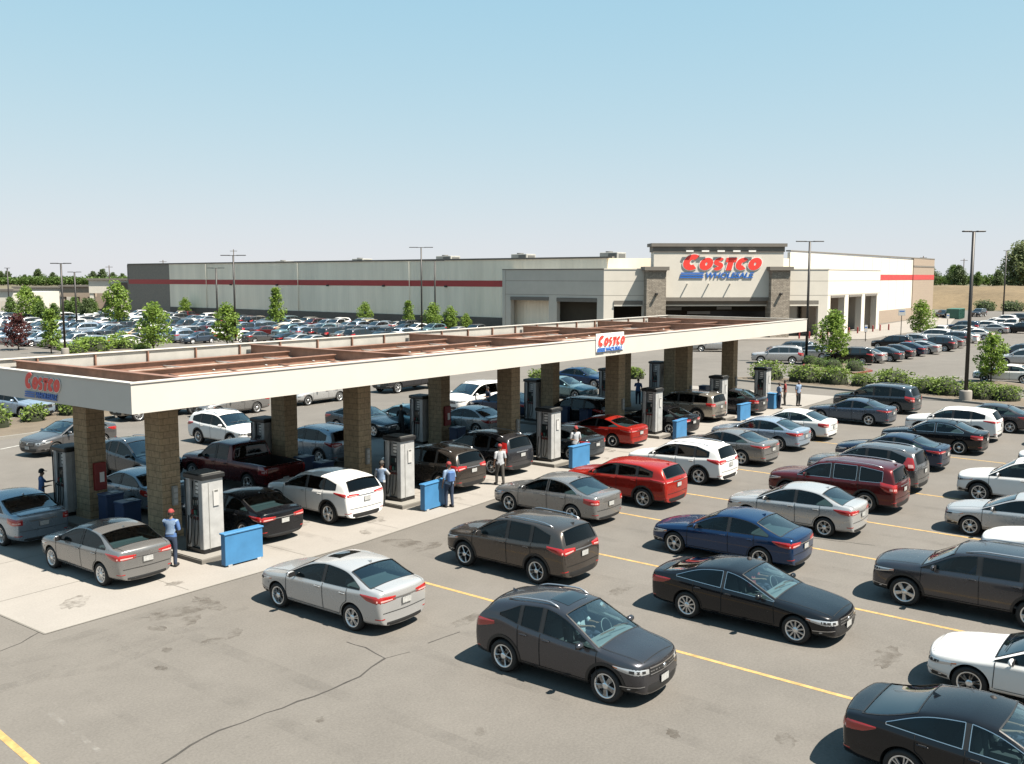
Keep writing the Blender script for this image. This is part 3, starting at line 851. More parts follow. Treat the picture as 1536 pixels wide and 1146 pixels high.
M['wornwhite'] = faint('worn white paint', (.30, .29, .27), .35, 2.5)
M['tyremark'] = faint('tyre polish', (.08, .075, .07), .11, .9)
def block_mat(name, c1, c2, mortar, w, h, rough=.9, bump=.5, vert=False, offset=.5, msize=.012, noise=.25):
    m, nt, out = new_mat(name)
    tc = node(nt, 'ShaderNodeTexCoord'); sx = node(nt, 'ShaderNodeSeparateXYZ', {0: tc.outputs['Object']})
    ad = node(nt, 'ShaderNodeMath', {0: sx.outputs[0], 1: sx.outputs[1]}, operation='SUBTRACT')
    cb = node(nt, 'ShaderNodeCombineXYZ', {0: ad.outputs[0], 1: sx.outputs[2]})
    br = node(nt, 'ShaderNodeTexBrick', {'Vector': cb.outputs[0], 'Color1': rgb(c1), 'Color2': rgb(c2), 'Mortar': rgb(mortar), 'Scale': 1.0, 'Mortar Size': msize, 'Bias': 0.0, 'Brick Width': w, 'Row Height': h}, offset=offset)
    nz = node(nt, 'ShaderNodeTexNoise', {'Vector': tc.outputs['Object'], 'Scale': 7.0, 'Detail': 7.0, 'Roughness': .7})
    mr = node(nt, 'ShaderNodeMapRange', {'Value': nz.outputs['Fac'], 'From Min': .3, 'From Max': .7, 'To Min': 1 - noise, 'To Max': 1 + noise})
    mr2 = node(nt, 'ShaderNodeMath', {0: mr.outputs[0], 1: KA}, operation='MULTIPLY')
    mx = node(nt, 'ShaderNodeVectorMath', {0: br.outputs['Color'], 1: mr2.outputs[0]}, operation='MULTIPLY')
    p = node(nt, 'ShaderNodeBsdfPrincipled', {'Base Color': mx.outputs[0], 'Roughness': rough, 'Specular IOR Level': .2})
    hs = node(nt, 'ShaderNodeMath', {0: nz.outputs['Fac'], 1: br.outputs['Fac']}, operation='SUBTRACT')
    bp = node(nt, 'ShaderNodeBump', {'Height': hs.outputs[0], 'Strength': bump, 'Distance': .03})
    nt.links.new(bp.outputs[0], p.inputs['Normal']); nt.links.new(p.outputs[0], out.inputs[0]); return m
M['cmu'] = block_mat('tan split face block', (.72, .54, .34), (.60, .45, .29), (.42, .33, .21), .42, .21)
M['cmu_grey'] = block_mat('grey block base', (.30, .265, .235), (.26, .235, .21), (.24, .21, .19), .42, .21, noise=.15)
M['cmu_dark'] = block_mat('brown grey block', (.52, .45, .38), (.47, .41, .35), (.42, .37, .32), .42, .21, noise=.15)
M['tan_block'] = block_mat('tan tilt wall', (.58, .47, .37), (.56, .45, .36), (.50, .40, .32), .8, .4, noise=.08, bump=.1)
M['ledger'] = block_mat('ledger stone', (.66, .58, .48), (.46, .40, .33), (.20, .17, .14), .62, .17, bump=1.0, offset=.37, msize=.018, noise=.3)
def rib_mat(name, col, pitch, streak=.1):
    m, nt, out = new_mat(name)
    tc = node(nt, 'ShaderNodeTexCoord'); sx = node(nt, 'ShaderNodeSeparateXYZ', {0: tc.outputs['Object']})
    ad = node(nt, 'ShaderNodeMath', {0: sx.outputs[0], 1: sx.outputs[1]}, operation='ADD')
    ml = node(nt, 'ShaderNodeMath', {0: ad.outputs[0], 1: 2 * math.pi / pitch}, operation='MULTIPLY')
    sn = node(nt, 'ShaderNodeMath', {0: ml.outputs[0]}, operation='SINE')
    st = node(nt, 'ShaderNodeMapRange', {'Value': sn.outputs[0], 'From Min': .3, 'From Max': .9, 'To Min': 0.0, 'To Max': 1.0})
    mp = node(nt, 'ShaderNodeMapping', {'Vector': tc.outputs['Object'], 'Scale': (.5, .5, .05)})
    nz = node(nt, 'ShaderNodeTexNoise', {'Vector': mp.outputs[0], 'Scale': 1.0, 'Detail': 6.0})
    mr = node(nt, 'ShaderNodeMapRange', {'Value': nz.outputs['Fac'], 'From Min': .3, 'From Max': .7, 'To Min': 1 - streak, 'To Max': 1 + streak})
    mx = node(nt, 'ShaderNodeVectorMath', {0: tuple(c * KA for c in col), 1: mr.outputs[0]}, operation='MULTIPLY')
    p = node(nt, 'ShaderNodeBsdfPrincipled', {'Base Color': mx.outputs[0], 'Roughness': .55})
    bp = node(nt, 'ShaderNodeBump', {'Height': st.outputs[0], 'Strength': .6, 'Distance': .06})
    nt.links.new(bp.outputs[0], p.inputs['Normal']); nt.links.new(p.outputs[0], out.inputs[0]); return m
M['ribbed'] = rib_mat('ribbed metal wall', (1.72, 1.52, 1.22), .6)
M['stucco'] = pbr('cream stucco', (1.08, 1.01, .89), .85, noise=.05, nscale=.6, bump=.08, bscale=40)
M['stucco_shade'] = pbr('stucco toned for shade', (.95, .88, .77), .85, noise=.06, nscale=.6)  # darker copy of the cream stucco with wall shade put into its colour
M['stucco_trim'] = pbr('taupe cornice', (.29, .26, .225), .85, noise=.08, nscale=1)
M['stripe'] = pbr('red wall stripe', (.80, .085, .08), .6, noise=.08, nscale=.8)
M['redsign'] = pbr('red letters', (.58, .04, .03), .4, raw=True)
M['bluesign'] = pbr('blue letters', (.02, .10, .34), .4, raw=True)
M['whitesign'] = pbr('white sign face', (.62, .60, .57), .5, raw=True)
M['fascia'] = pbr('canopy fascia panel', (.95, .89, .81), .5, noise=.05, nscale=.5)
M['fascia_in'] = pbr('fascia back sheet', (.62, .60, .56), .6, noise=.15, nscale=1.2)
M['rust'] = pbr('brown primed steel', (.40, .21, .145), .7, noise=.3, nscale=2.5)
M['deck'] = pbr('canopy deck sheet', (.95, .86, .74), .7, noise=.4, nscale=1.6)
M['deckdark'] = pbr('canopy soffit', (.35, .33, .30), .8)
M['steel'] = pbr('brushed steel', (.78, .78, .77), .42, .15, noise=.18, nscale=3)
M['pumpwhite'] = pbr('pump white panel', (.66, .65, .62), .5, noise=.12, nscale=4)
M['pumpblack'] = pbr('pump black plastic', (.018, .019, .02), .42, noise=.3, nscale=4)
M['screen'] = pbr('pump display', (.05, .08, .08), .15)
M['bluebox'] = pbr('blue painted steel', (.085, .33, .66), .5, noise=.14, nscale=2.5)
M['bluebin'] = pbr('dark blue bin', (.03, .075, .19), .5, noise=.15, nscale=3)
M['redbox'] = pbr('red cabinet', (.40, .03, .025), .5, noise=.15, nscale=5)
M['polebrown'] = pbr('dark bronze pole', (.035, .028, .024), .5)
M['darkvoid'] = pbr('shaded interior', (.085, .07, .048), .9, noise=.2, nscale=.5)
M['hvac'] = pbr('rooftop unit', (.58, .57, .53), .6, noise=.15, nscale=1)
M['hvacdark'] = pbr('rooftop louvre', (.20, .20, .19), .7)
M['roofsheet'] = pbr('white roof membrane', (.6, .59, .56), .8)
M['bark'] = pbr('bark', (.12, .09, .065), .95, noise=.35, nscale=9, bump=.5)
M['green_box'] = pbr('green container', (.05, .20, .15), .6, noise=.15, nscale=2)
M['paper'] = pbr('paper notice', (.78, .77, .75), .8)
def leaf_mat(name, c1, c2, trans=.35):
    c1, c2 = tuple(q * .76 for q in c1), tuple(q * .76 for q in c2)
    m, nt, out = new_mat(name)
    tc = node(nt, 'ShaderNodeTexCoord')
    nz = node(nt, 'ShaderNodeTexNoise', {'Vector': tc.outputs['Object'], 'Scale': 2.6, 'Detail': 5.0, 'Roughness': .8})
    mr = node(nt, 'ShaderNodeMapRange', {'Value': nz.outputs['Fac'], 'From Min': .32, 'From Max': .68})
    cm = node(nt, 'ShaderNodeMix', {'Factor': mr.outputs[0], 'A': rgb(c1), 'B': rgb(c2)}, data_type='RGBA') if False else None
    mxr = nt.nodes.new('ShaderNodeMixRGB'); nt.links.new(mr.outputs[0], mxr.inputs[0]); mxr.inputs[1].default_value = rgb(c1); mxr.inputs[2].default_value = rgb(c2)
    d = node(nt, 'ShaderNodeBsdfPrincipled', {'Base Color': mxr.outputs[0], 'Roughness': .6, 'Specular IOR Level': .3})
    t = node(nt, 'ShaderNodeBsdfTranslucent', {'Color': mxr.outputs[0]})
    mx = node(nt, 'ShaderNodeMixShader', {0: trans, 1: d.outputs[0], 2: t.outputs[0]})
    nt.links.new(mx.outputs[0], out.inputs[0]); return m
M['leaf_young'] = leaf_mat('young tree leaves', (.13, .22, .035), (.25, .35, .06))
M['leaf_mid'] = leaf_mat('mid green leaves', (.07, .13, .03), (.15, .23, .05))
M['leaf_dark'] = leaf_mat('dark green leaves', (.065, .10, .04), (.13, .18, .065))
M['leaf_hedge'] = leaf_mat('hedge leaves', (.10, .16, .028), (.21, .29, .055))
M['leaf_red'] = leaf_mat('purple leaves', (.06, .018, .018), (.13, .04, .035))
M['leaf_olive'] = leaf_mat('olive leaves', (.14, .18, .08), (.27, .31, .14))
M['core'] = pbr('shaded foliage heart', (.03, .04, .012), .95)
# ================================================================== ground and paving
def sheet(name, pts, z, mat, kind='structure'):
    mb = MB(); mb.add([(p[0], p[1], z) for p in pts], [tuple(range(len(pts)))], mat)
    o = mb.build(name); o['kind'] = kind; return o
def slab(name, pts, z0, z1, mat, kind='structure'):
    mb = MB(); mb.prism(pts, z0, z1, mat); o = mb.build(name); o['kind'] = kind; return o
def rect(x0, y0, x1, y1): return [(x0, y0), (x1, y0), (x1, y1), (x0, y1)]
def strip(name, pts, w, z, mat, kind='structure', wob=0.0):
    P = [Vector((p[0], p[1], 0)) for p in pts]
    if wob:
        Q = []
        for a, b in zip(P, P[1:]):
            n = max(2, int((b - a).length / .35))
            for i in range(n): Q.append(a.lerp(b, i / n) + Vector((random.uniform(-wob, wob), random.uniform(-wob, wob), 0)))
        Q.append(P[-1]); P = Q
    rows = []
    for i, p in enumerate(P):
        t = (P[min(i + 1, len(P) - 1)] - P[max(i - 1, 0)]).normalized()
        b = Vector((-t.y, t.x, 0)) * (w * (random.uniform(.45, 1.3) if wob else 1) / 2)
        rows.append([(p.x - b.x, p.y - b.y, z), (p.x + b.x, p.y + b.y, z)])
    mb = MB(); mb.grid(rows, mat, False, True); o = mb.build(name); o['kind'] = kind; return o
sheet('terrain', rect(-7000, -7000, 7000, 7000), -.012, M['terrain'])
sheet('ground', rect(-60, -80, 262, 300), 0, M['asphalt'])
ANG = math.atan2(.99, 49)     # the fuel island stands a touch off the lane grid
ST = Matrix.Translation((13.72, 23.46, 0)) @ Matrix.Rotation(ANG, 4, 'Z')
def S(u, v, z=0): return ST @ Vector((u, v, z))
SL = [S(-3.1, -1.0), S(7, -1.25), S(16, -.75), S(54, -.6), S(54, 12.5), S(-3.1, 12.5)]
sheet('fuel_apron', SL, .004, M['concrete'])
for u in (0.9, 5, 9, 13, 17, 21, 26, 31, 36, 41, 46): strip('apron_joint', [S(u, -.9), S(u, 12.4)], .02, .008, M['joint'])
for v in (2.2, 5.6, 9.0): strip('apron_joint', [S(-3, v), S(53.9, v)], .02, .0085, M['joint'])
strip('apron_edge', [S(-3.1, -1.0), S(7, -1.25), S(16, -.75), S(54, -.6)], .05, .012, M['joint'])
strip('apron_edge', [S(-3.1, -1.0), S(-3.1, 12.4)], .05, .0125, M['joint'])
# lane lines
for X0, dx, ya, yb in ((19.05, -.3, 18.3, -4), (24.4, -.3, 18.0, -4), (29.2, -.5, 18.6, -4), (33.5, -.4, 19, -4), (39.2, -.5, 19.5, -3), (48.4, -.9, 19.4, 2)):
    strip('lane_line', [(X0, ya), (X0 + dx, yb)], .12, .004, M['yellow'])
strip('lane_line', [(7.7, 18.6), (7.2, 13)], .14, .004, M['yellow'])
# cracks, stains, worn marks
def px(*pts): return [tuple(G(*p)[:2]) for p in pts]
strip('asphalt_crack', px((235, 1150), (285, 1118), (330, 1095), (400, 1070), (470, 1045), (540, 1014), (577, 988)), .055, .005, M['crack'], wob=.035)
strip('asphalt_crack', px((577, 988), (548, 972), (520, 963)), .035, .005, M['crack'], wob=.03)
strip('asphalt_crack', px((577, 988), (615, 978)), .02, .0045, M['crack'], wob=.03)
strip('asphalt_crack', px((642, 965), (690, 948)), .03, .005, M['crack'], wob=.02)
strip('asphalt_crack', px((62, 947), (30, 965), (0, 977)), .04, .005, M['crack'], wob=.015)
strip('tyre_track', px((118, 1034), (160, 1058), (205, 1084), (250, 1110)), .22, .005, M['tyremark'])
strip('tyre_track', px((0, 1032), (90, 1012), (170, 1000), (235, 968), (300, 940)), .35, .0052, M['tyremark'])
strip('tyre_track', px((0, 1000), (110, 975), (200, 945)), .35, .0054, M['tyremark'])
strip('asphalt_crack', [(30.5, 9.5), (29.9, 12.5), (30.6, 15.2)], .03, .005, M['crack'], wob=.04)
strip('asphalt_crack', [(60, 40), (52, 44), (40, 42.5)], .05, .005, M['crack'], wob=.05)
strip('worn_line', px((75, 1070), (150, 1128)), .10, .0045, M['wornwhite'])
def stain(cx, cy, rx, ry, mat, ang=0):
    n = 22; pts = []
    for i in range(n):
        a = 2 * math.pi * i / n; r = random.uniform(.65, 1.1)
        x, y = rx * r * math.cos(a), ry * r * math.sin(a)
        pts.append((cx + x * math.cos(ang) - y * math.sin(ang), cy + x * math.sin(ang) + y * math.cos(ang)))
    sheet('oil_stain', pts, .006 + random.random() * .001, mat)
for (x, y, rx, ry) in ((270, 918, .9, .4), (285, 930, .55, .25), (320, 962, .4, .25), (235, 942, .3, .2), (352, 950, .35, .2), (310, 905, .8, .3), (610, 815, .9, .5), (640, 820, .7, .35), (720, 1098, .2, .12), (1010, 1100, .22, .14), (1400, 880, .8, .3), (1180, 1110, .3, .2), (1050, 905, .6, .3), (250, 975, .2, .12), (242, 1002, .2, .12), (480, 1080, .15, .1), (1330, 985, .8, .3), (1120, 760, .9, .35), (930, 885, .6, .25), (700, 930, .6, .25)):
    p = G(x, y); stain(p.x, p.y, rx, ry, M['oil'], random.random() * 3)
for (u, v, rx, ry) in ((3.4, 1.0, .5, .3), (7.2, 2.2, .7, .4), (9.3, .6, .5, .5), (16.5, 1.6, .8, .4), (19, 2.8, .5, .3), (26, 1.2, .7, .4), (34, 1.8, .7, .5), (41, 1.0, .6, .3), (-1.5, .6, .6, .4), (1, -.1, .3, .2), (8, -.4, .4, .2), (13.5, .4, .5, .3), (24, .2, .4, .2)):
    p = S(u, v); stain(p.x, p.y, rx, ry, M['oil'], random.random() * 3)
for (u, dv) in ((5.0, 0), (6.6, 0), (8.4, 0), (14.6, 0), (16.2, 0), (18.2, 0), (24.4, 0), (26, 0), (34, 0)):
    strip('tyre_track', [S(u, -.8, 0), S(u, 10)], .36, .0095, M['tyremark'])
for X0 in (12, 16.2, 21.8, 26.7, 31.4, 36.2):
    for dx in (-.75, .75): strip('tyre_track', [(X0 + dx, 20 if X0 > 14 else 21), (X0 + dx - .3, -6)], .38, .0035, M['tyremark'])
for v in (-3.4, -1.9): strip('tyre_track', [S(-12, v), S(1, v + .2)], .4, .0036, M['tyremark'])

# ------------------------------------------------------------------ kerbed beds
def bed(name, pts, h=.14, kerb=M['kerb'], fill=M['soil'], w=.16):
    """raised kerb ring with soil inside (counter-clockwise plan)"""
    slab(name + '_kerb', pts, 0, h, kerb)
    c = sum((Vector((p[0], p[1], 0)) for p in pts), Vector()) / len(pts)
    n = len(pts); inner = []
    for i in range(n):
        a, b, d = Vector(pts[i - 1][:2] + (0,) if False else (pts[i - 1][0], pts[i - 1][1], 0)), Vector((pts[i][0], pts[i][1], 0)), Vector((pts[(i + 1) % n][0], pts[(i + 1) % n][1], 0))
        e1, e2 = (b - a).normalized(), (d - b).normalized()
        n1, n2 = Vector((-e1.y, e1.x, 0)), Vector((-e2.y, e2.x, 0))
        q = (n1 + n2); q = q / max(q.length_squared / 2, .3)
        inner.append((b.x + q.x * w, b.y + q.y * w))
    sheet(name + '_soil', inner, h + .004, fill)
bed('roadside_bed', [(12, 51.3), (24.5, 51.7), (30.5, 54.2), (33.2, 56.6), (33.4, 59.2), (26, 58.2), (10, 58)])
bed('hedge_bed', [(67.2, 6), (71.2, 5.5), (74.6, 16), (76.2, 24.5), (76.4, 33.5), (73.2, 36), (72.4, 31), (70.7, 20.5), (68.6, 12.5)])
bed('tree_island', [(84.0, 28.2), (87.6, 28.0), (94.6, 33.2), (94.4, 35.2), (91.8, 35.8), (84.6, 33.6)], .14, M['redkerb'])
bed('tree_island', [(78.2, 12.5), (81.5, 11.5), (84.5, 17.0), (83.6, 19.3), (80.6, 18.6)])
bed('far_island', [(47, 92), (61, 90), (69, 100), (60, 104), (48, 102)], .14)
bed('far_island', [(64, 90), (74, 92), (76, 100), (68, 101)], .14)
bed('far_island', [(36, 52), (44, 55), (44.5, 58), (36.5, 56.5)], .14)
bed('far_island', [(137, 36.5), (142, 37), (142, 40), (137, 40)], .14)
slab('sidewalk', [(108, 70), (131.2, 42.8), (175, 43.6), (216, 52.4), (216, 57), (134, 51), (115, 74), (115, 92), (108, 92)], 0, .13, M['walk'])
# stall lines in the far lots
for i in range(16):
    x = 95 + i * 2.85
    strip('stall_line', [(x, 29.6), (x + .05, 34.4)], .10, .004, M['whitep'])
    if i > 3: strip('stall_line', [(x - 3, 17.5), (x - 2.95, 22)], .10, .004, M['whitep'])
strip('stall_line', [(76.5, 27.4), (88.5, 20.5)], .12, .004, M['whitep'])
strip('stall_line', [(78, 26.0), (86, 21.6)], .12, .004, M['whitep'])
strip('stall_line', px((0, 652 + 22), (30, 668)), .16, .004, M['whitep'])
strip('stall_line', [(24.3, 44.7), (26, 47.6)], .16, .004, M['whitep'])
strip('stall_line', px((0, 735), (28, 748)), .25, .004, M['whitep'])
# dry embankment beyond the lot, then level country
def ridge(name, x0, x1, yc, prof, mat, jit=.3):
    rows = []
    n = 40
    for i in range(n + 1):
        x = x0 + (x1 - x0) * i / n
        f = min(1, 6 * min(i, n - i) / n)
        rows.append([(x + random.uniform(-1, 1), yc(x) + dy, -.3 + h * f + random.uniform(-jit, jit) * (h > 0)) for dy, h in prof])
    mb = MB(); mb.grid(rows, mat, True, True); o = mb.build(name); o['kind'] = 'structure'; return o
rows = []
for i in range(41):
    y = -60 + 150 * i / 40
    rows.append([(268 + dx + random.uniform(-1, 1), y, h + (random.uniform(-.25, .25) if h > 0 else 0)) for dx, h in ((0, -.3), (9, 1.6), (20, 3.6), (34, 5.1), (50, 5.6), (90, 5.2), (160, 3), (240, -.4))])
mb = MB(); mb.grid(rows, M['drygrass'], True); o = mb.build('hillside'); o['kind'] = 'structure'

# ------------------------------------------------------------------ vegetation
def leaves(mb, centre, rad, n, size, mat, rng, shell=.55):
    cx, cy, cz = centre; rx, ry, rz = rad
    for _ in range(n):
        while True:
            v = Vector((rng.uniform(-1, 1), rng.uniform(-1, 1), rng.uniform(-1, 1)))
            if shell < v.length <= 1 or (v.length <= 1 and rng.random() < .25): break
        p = Vector((cx + v.x * rx, cy + v.y * ry, cz + v.z * rz))
        s = size * rng.uniform(.6, 1.3)
        a = Vector((rng.gauss(0, 1), rng.gauss(0, 1), rng.gauss(0, .7))).normalized()
        b = a.cross(Vector((rng.gauss(0, 1), rng.gauss(0, 1), rng.gauss(0, 1)))).normalized()
        mb.add([p - a * s, p + b * s * .5, p + a * s, p - b * s * .5], [(0, 1, 2, 3)], mat)
TREES = {}
def tree_proto(key, h, spread, trunk_h, leafm, seed, n_clump=26, n_leaf=70, size=.16, conic=.3, tr=.07):
    rng = random.Random(seed)
    tk = MB(); tops = []
    bend = Vector((rng.uniform(-.12, .12), rng.uniform(-.12, .12), 0))
    pts = [Vector((0, 0, -.05))] + [bend * (i / 5) * h * .3 + Vector((0, 0, h * .88 * i / 5)) for i in range(1, 6)]
    tk.tube(pts, [tr * (1.25 if i == 0 else 1 - .15 * i) for i in range(6)], 8, M['bark'])
    cr = MB()
    for k in range(n_clump):
        f = (k + rng.random()) / n_clump
        z = trunk_h + (h - trunk_h) * f
        # widest about a third up, drawn in to a ragged top
        w = spread * (1 - conic * f) * math.sqrt(max(.06, 1 - (2 * max(f, .12) ** 1.15 - .72) ** 2))
        a = k * 2.399 + rng.uniform(-.5, .5); r = w * rng.uniform(.25, .95)
        c = Vector((r * math.cos(a), r * math.sin(a), z)) + bend * z * .3
        j = min(4, int(f * 4)); b0 = pts[max(1, j)]
        tk.tube([b0, b0.lerp(c, .55) + Vector((0, 0, .1)), c], [tr * .34, tr * .2, tr * .07], 5, M['bark'])
        cs = spread * rng.uniform(.26, .46)
        leaves(cr, c, (cs, cs, cs * .8), int(n_leaf * rng.uniform(.7, 1.3)), size, leafm, rng, .3)
    TREES[key] = (tk.mesh('trunk'), cr.mesh('crown'))
def place_tree(key, loc, label, cat='tree', group=None, s=1.0, rz=None, name='young_tree', sz=None):
    tk, cr = TREES[key]
    e = empty(name, loc, rz if rz is not None else random.random() * 6.28)
    e.scale = (s, s, sz or s)
    mobj('trunk', tk, e); mobj('crown', cr, e)
    tag(e, label, cat, group); return e
def shrub_mesh(name, r, h, mat, seed, n=900, size=.09, square=False):
    rng = random.Random(seed); mb = MB()
    # dark heart so no daylight shows through the middle
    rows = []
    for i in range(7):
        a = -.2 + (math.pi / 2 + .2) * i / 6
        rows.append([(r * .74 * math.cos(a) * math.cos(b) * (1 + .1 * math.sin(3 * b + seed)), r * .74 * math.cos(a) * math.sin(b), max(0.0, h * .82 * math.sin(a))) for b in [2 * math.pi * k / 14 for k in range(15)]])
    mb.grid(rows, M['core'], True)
    for k in range(9):
        a = k * 2.399; q = r * .55 * math.sqrt((k + .5) / 9)
        leaves(mb, (q * math.cos(a), q * math.sin(a), h * rng.uniform(.30, .62)), (r * .55, r * .55, h * .46), n // 9, size, mat, rng, .7)
    return mb.mesh(name)
tree_proto('young_a', 5.2, 2.0, 1.35, M['leaf_young'], 3, 34, 80, .16, .12)
tree_proto('young_b', 5.0, 1.8, 1.1, M['leaf_young'], 11, 36, 80, .16, .18)
tree_proto('young_c', 5.6, 1.55, 1.0, M['leaf_young'], 23, 34, 70, .16, .3)
tree_proto('mid', 7.0, 2.6, 1.6, M['leaf_mid'], 31, 40, 80, .22, .2, .12)
tree_proto('dark', 8.0, 3.4, 1.2, M['leaf_dark'], 41, 46, 80, .3, .15, .16)
tree_proto('gum', 16.0, 6.4, 3.2, M['leaf_olive'], 57, 70, 110, .46, .05, .32)
tree_proto('purple', 3.4, 1.7, .7, M['leaf_red'], 61, 24, 60, .15, .1, .06)
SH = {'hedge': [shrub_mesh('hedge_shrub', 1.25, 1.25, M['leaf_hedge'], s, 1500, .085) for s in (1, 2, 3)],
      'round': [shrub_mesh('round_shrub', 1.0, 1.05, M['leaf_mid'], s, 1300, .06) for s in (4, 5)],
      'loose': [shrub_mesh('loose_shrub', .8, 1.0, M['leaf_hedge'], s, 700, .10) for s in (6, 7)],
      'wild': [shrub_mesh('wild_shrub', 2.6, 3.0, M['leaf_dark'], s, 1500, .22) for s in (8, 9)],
      'bright': [shrub_mesh('bright_shrub', 1.5, 1.5, M['leaf_young'], s, 1000, .14) for s in (10, 12)]}
def place_shrub(kind, loc, label, group=None, s=(1, 1, 1), name='shrub', cat='shrub'):
    me = random.choice(SH[kind]); o = mobj(name, me, None, loc, random.random() * 6.28)
    o.scale = s; tag(o, label, cat, group); return o
hb = [((74.7, 32.2), 1.25, 'beside the fuel pumps, at the far end of the hedge row'), ((74.6, 29.1), 1.2, 'behind the two standing men'), ((74.7, 26.7), 1.15, 'second of the pair left of the dark minivan'), ((74.4, 24.6), .85, 'small, directly above the minivan roof'),
      ((74.0, 22.1), 1.3, 'above the rear of the dark minivan'), ((73.0, 19.6), 1.0, 'left half of the long clump in mid hedge'), ((72.6, 18.0), 1.05, 'right half of the long clump in mid hedge'), ((71.7, 15.6), 1.0, 'left of the lamp post base'), ((71.6, 14.0), .9, 'touching the concrete lamp post base'),
      ((70.7, 10.6), 1.25, 'long clipped one just right of the lamp post'), ((70.0, 8.2), 1.2, 'rightmost, cut by the picture edge')]
for (p, s, d) in hb:
    place_shrub('hedge', (p[0], p[1], .14), 'clipped green hedge shrub, ' + d, 'hedge shrubs along the station kerb', (s, s * 1.12, s * .95), 'hedge_shrub', 'hedge')
for (p, s, d) in (((86.6, 31.2), 1.0, 'left one of the pair in the red kerb island'), ((86.0, 29.1), 1.05, 'right one of the pair in the red kerb island'), ((90.2, 34.6), .8, 'at the foot of the lamp post in the island'), ((88.2, 32.9), .8, 'small, between the lamp post and the bigger pair')):
    place_shrub('round', (p[0], p[1], .14), 'round clipped shrub ' + d, 'round shrubs in the red kerb island', (s, s, s), 'round_shrub')
lb = [(14, 55.5), (16.5, 54.3), (19.3, 54.8), (21.6, 55.6), (24.2, 55.2), (26.6, 56.0), (29.2, 56.8), (31.2, 57.5), (18, 56.5)]
for i, p in enumerate(lb):
    s = random.uniform(.8, 1.25)
    place_shrub('loose', (p[0], p[1], .14), f'low green bush in the roadside bed beyond the canopy, {["first", "second", "third", "fourth", "fifth", "sixth", "seventh", "last", "rear"][i]} from the street end', 'bushes in the roadside bed', (s, s, s * random.uniform(.9, 1.3)))
for i, p in enumerate([(37.5, 54), (39.5, 55.2), (42, 56.2), (62.5, 46.5), (66, 44), (69.5, 41.5)]):
    place_shrub('loose', (p[0], p[1], .02), f'low green bush seen under the canopy, {["first", "second", "third", "fourth", "fifth", "sixth"][i]} counting from the street side', 'bushes glimpsed under the canopy', (1.1, 1.1, 1.0))
T = [('young_c', (77, 530), .85, 'slim light green tree standing alone beside the tall lamp post'), ('young_a', (230, 533), 1.0, 'broad light green tree in front of the dark wall end'),
     ('young_a', (43, 487), 1.2, 'round light green tree before the shopping strip'), ('young_b', (177, 492), 1.45, 'tall narrow green tree hiding the near edge of the warehouse'), ('young_b', (341, 522), 1.0, 'light green tree rising behind the lamp post by the wall'),
     ('young_c', (413, 492), 1.15, 'pointed bright tree alone in front of the pale wall'), ('young_b', (278, 478), .8, 'tiny tree against the pale wall near its dark end'), ('young_a', (549, 492), .75, 'small round tree against the middle of the long wall'), ('young_c', (612, 494), .8, 'thin sparse tree just left of the tall middle lamp post'),
     ('young_a', (700, 498), .5, 'small bushy tree near the wing wall'), ('young_a', (650, 500), .8, 'broad bright tree right of the middle lamp post'), ('young_b', (676, 499), .75, 'bushy bright tree beside the twin lamp posts'),
     ('young_a', (1250, 547), .92, 'bright young tree in the red kerb island by the entrance'), ('young_a', (1380, 508), .92, 'round young tree on the drive before the tan wall'), ('young_b', (1486, 575), .76, 'leaning young tree beside the parked white sedan'), ('young_a', (775, 498), .55, 'small green tree in front of the first wing opening')]
for k, p, s, l in T:
    place_tree(k, G(*p), l, 'tree', 'young trees in the car parks', s)
for i, (x, y, k, s) in enumerate([(62, 488, 'mid', .55), (83, 486, 'mid', .5), (112, 480, 'mid', .6), (130, 483, 'dark', .52), (140, 478, 'mid', .55), (57, 476, 'mid', .6), (100, 478, 'mid', .5), (18, 480, 'mid', .6)]):
    place_tree(k, G(x, y), f'dark leafy tree before the shopping strip, {["beside the first round tree", "behind the slim tree", "left of the big clump", "in the big dark clump", "tallest of the dark clump", "behind the first round tree", "behind the lamp post", "by the low pale building"][i]}', 'tree', 'trees before the shopping strip', s, name='leafy_tree')
place_tree('purple', G(28, 525), 'dark purple leaved small tree beside the slim green tree', 'tree', None, 1.15, name='purple_tree')
for i, (x, y, s) in enumerate([(112, 531, 1.0), (128, 527, 1.2), (145, 528, 1.3), (160, 523, 1.2), (178, 519, 1.3), (190, 523, 1.0), (214, 530, .9), (120, 517, .8), (100, 526, .7)]):
    place_shrub('bright', G(x, y), f'bright bushy shrub in the distant planted island, number {i + 1} from its street end' if False else f'bright bushy shrub in the distant planted island, {["at its near corner", "second from the near corner", "middle of the front edge", "right of the front middle", "near the far corner", "at the far corner", "under the broad light tree", "back edge", "beside the lamp post"][i]}', 'shrubs in the distant planted island', (s, s, s * .9))
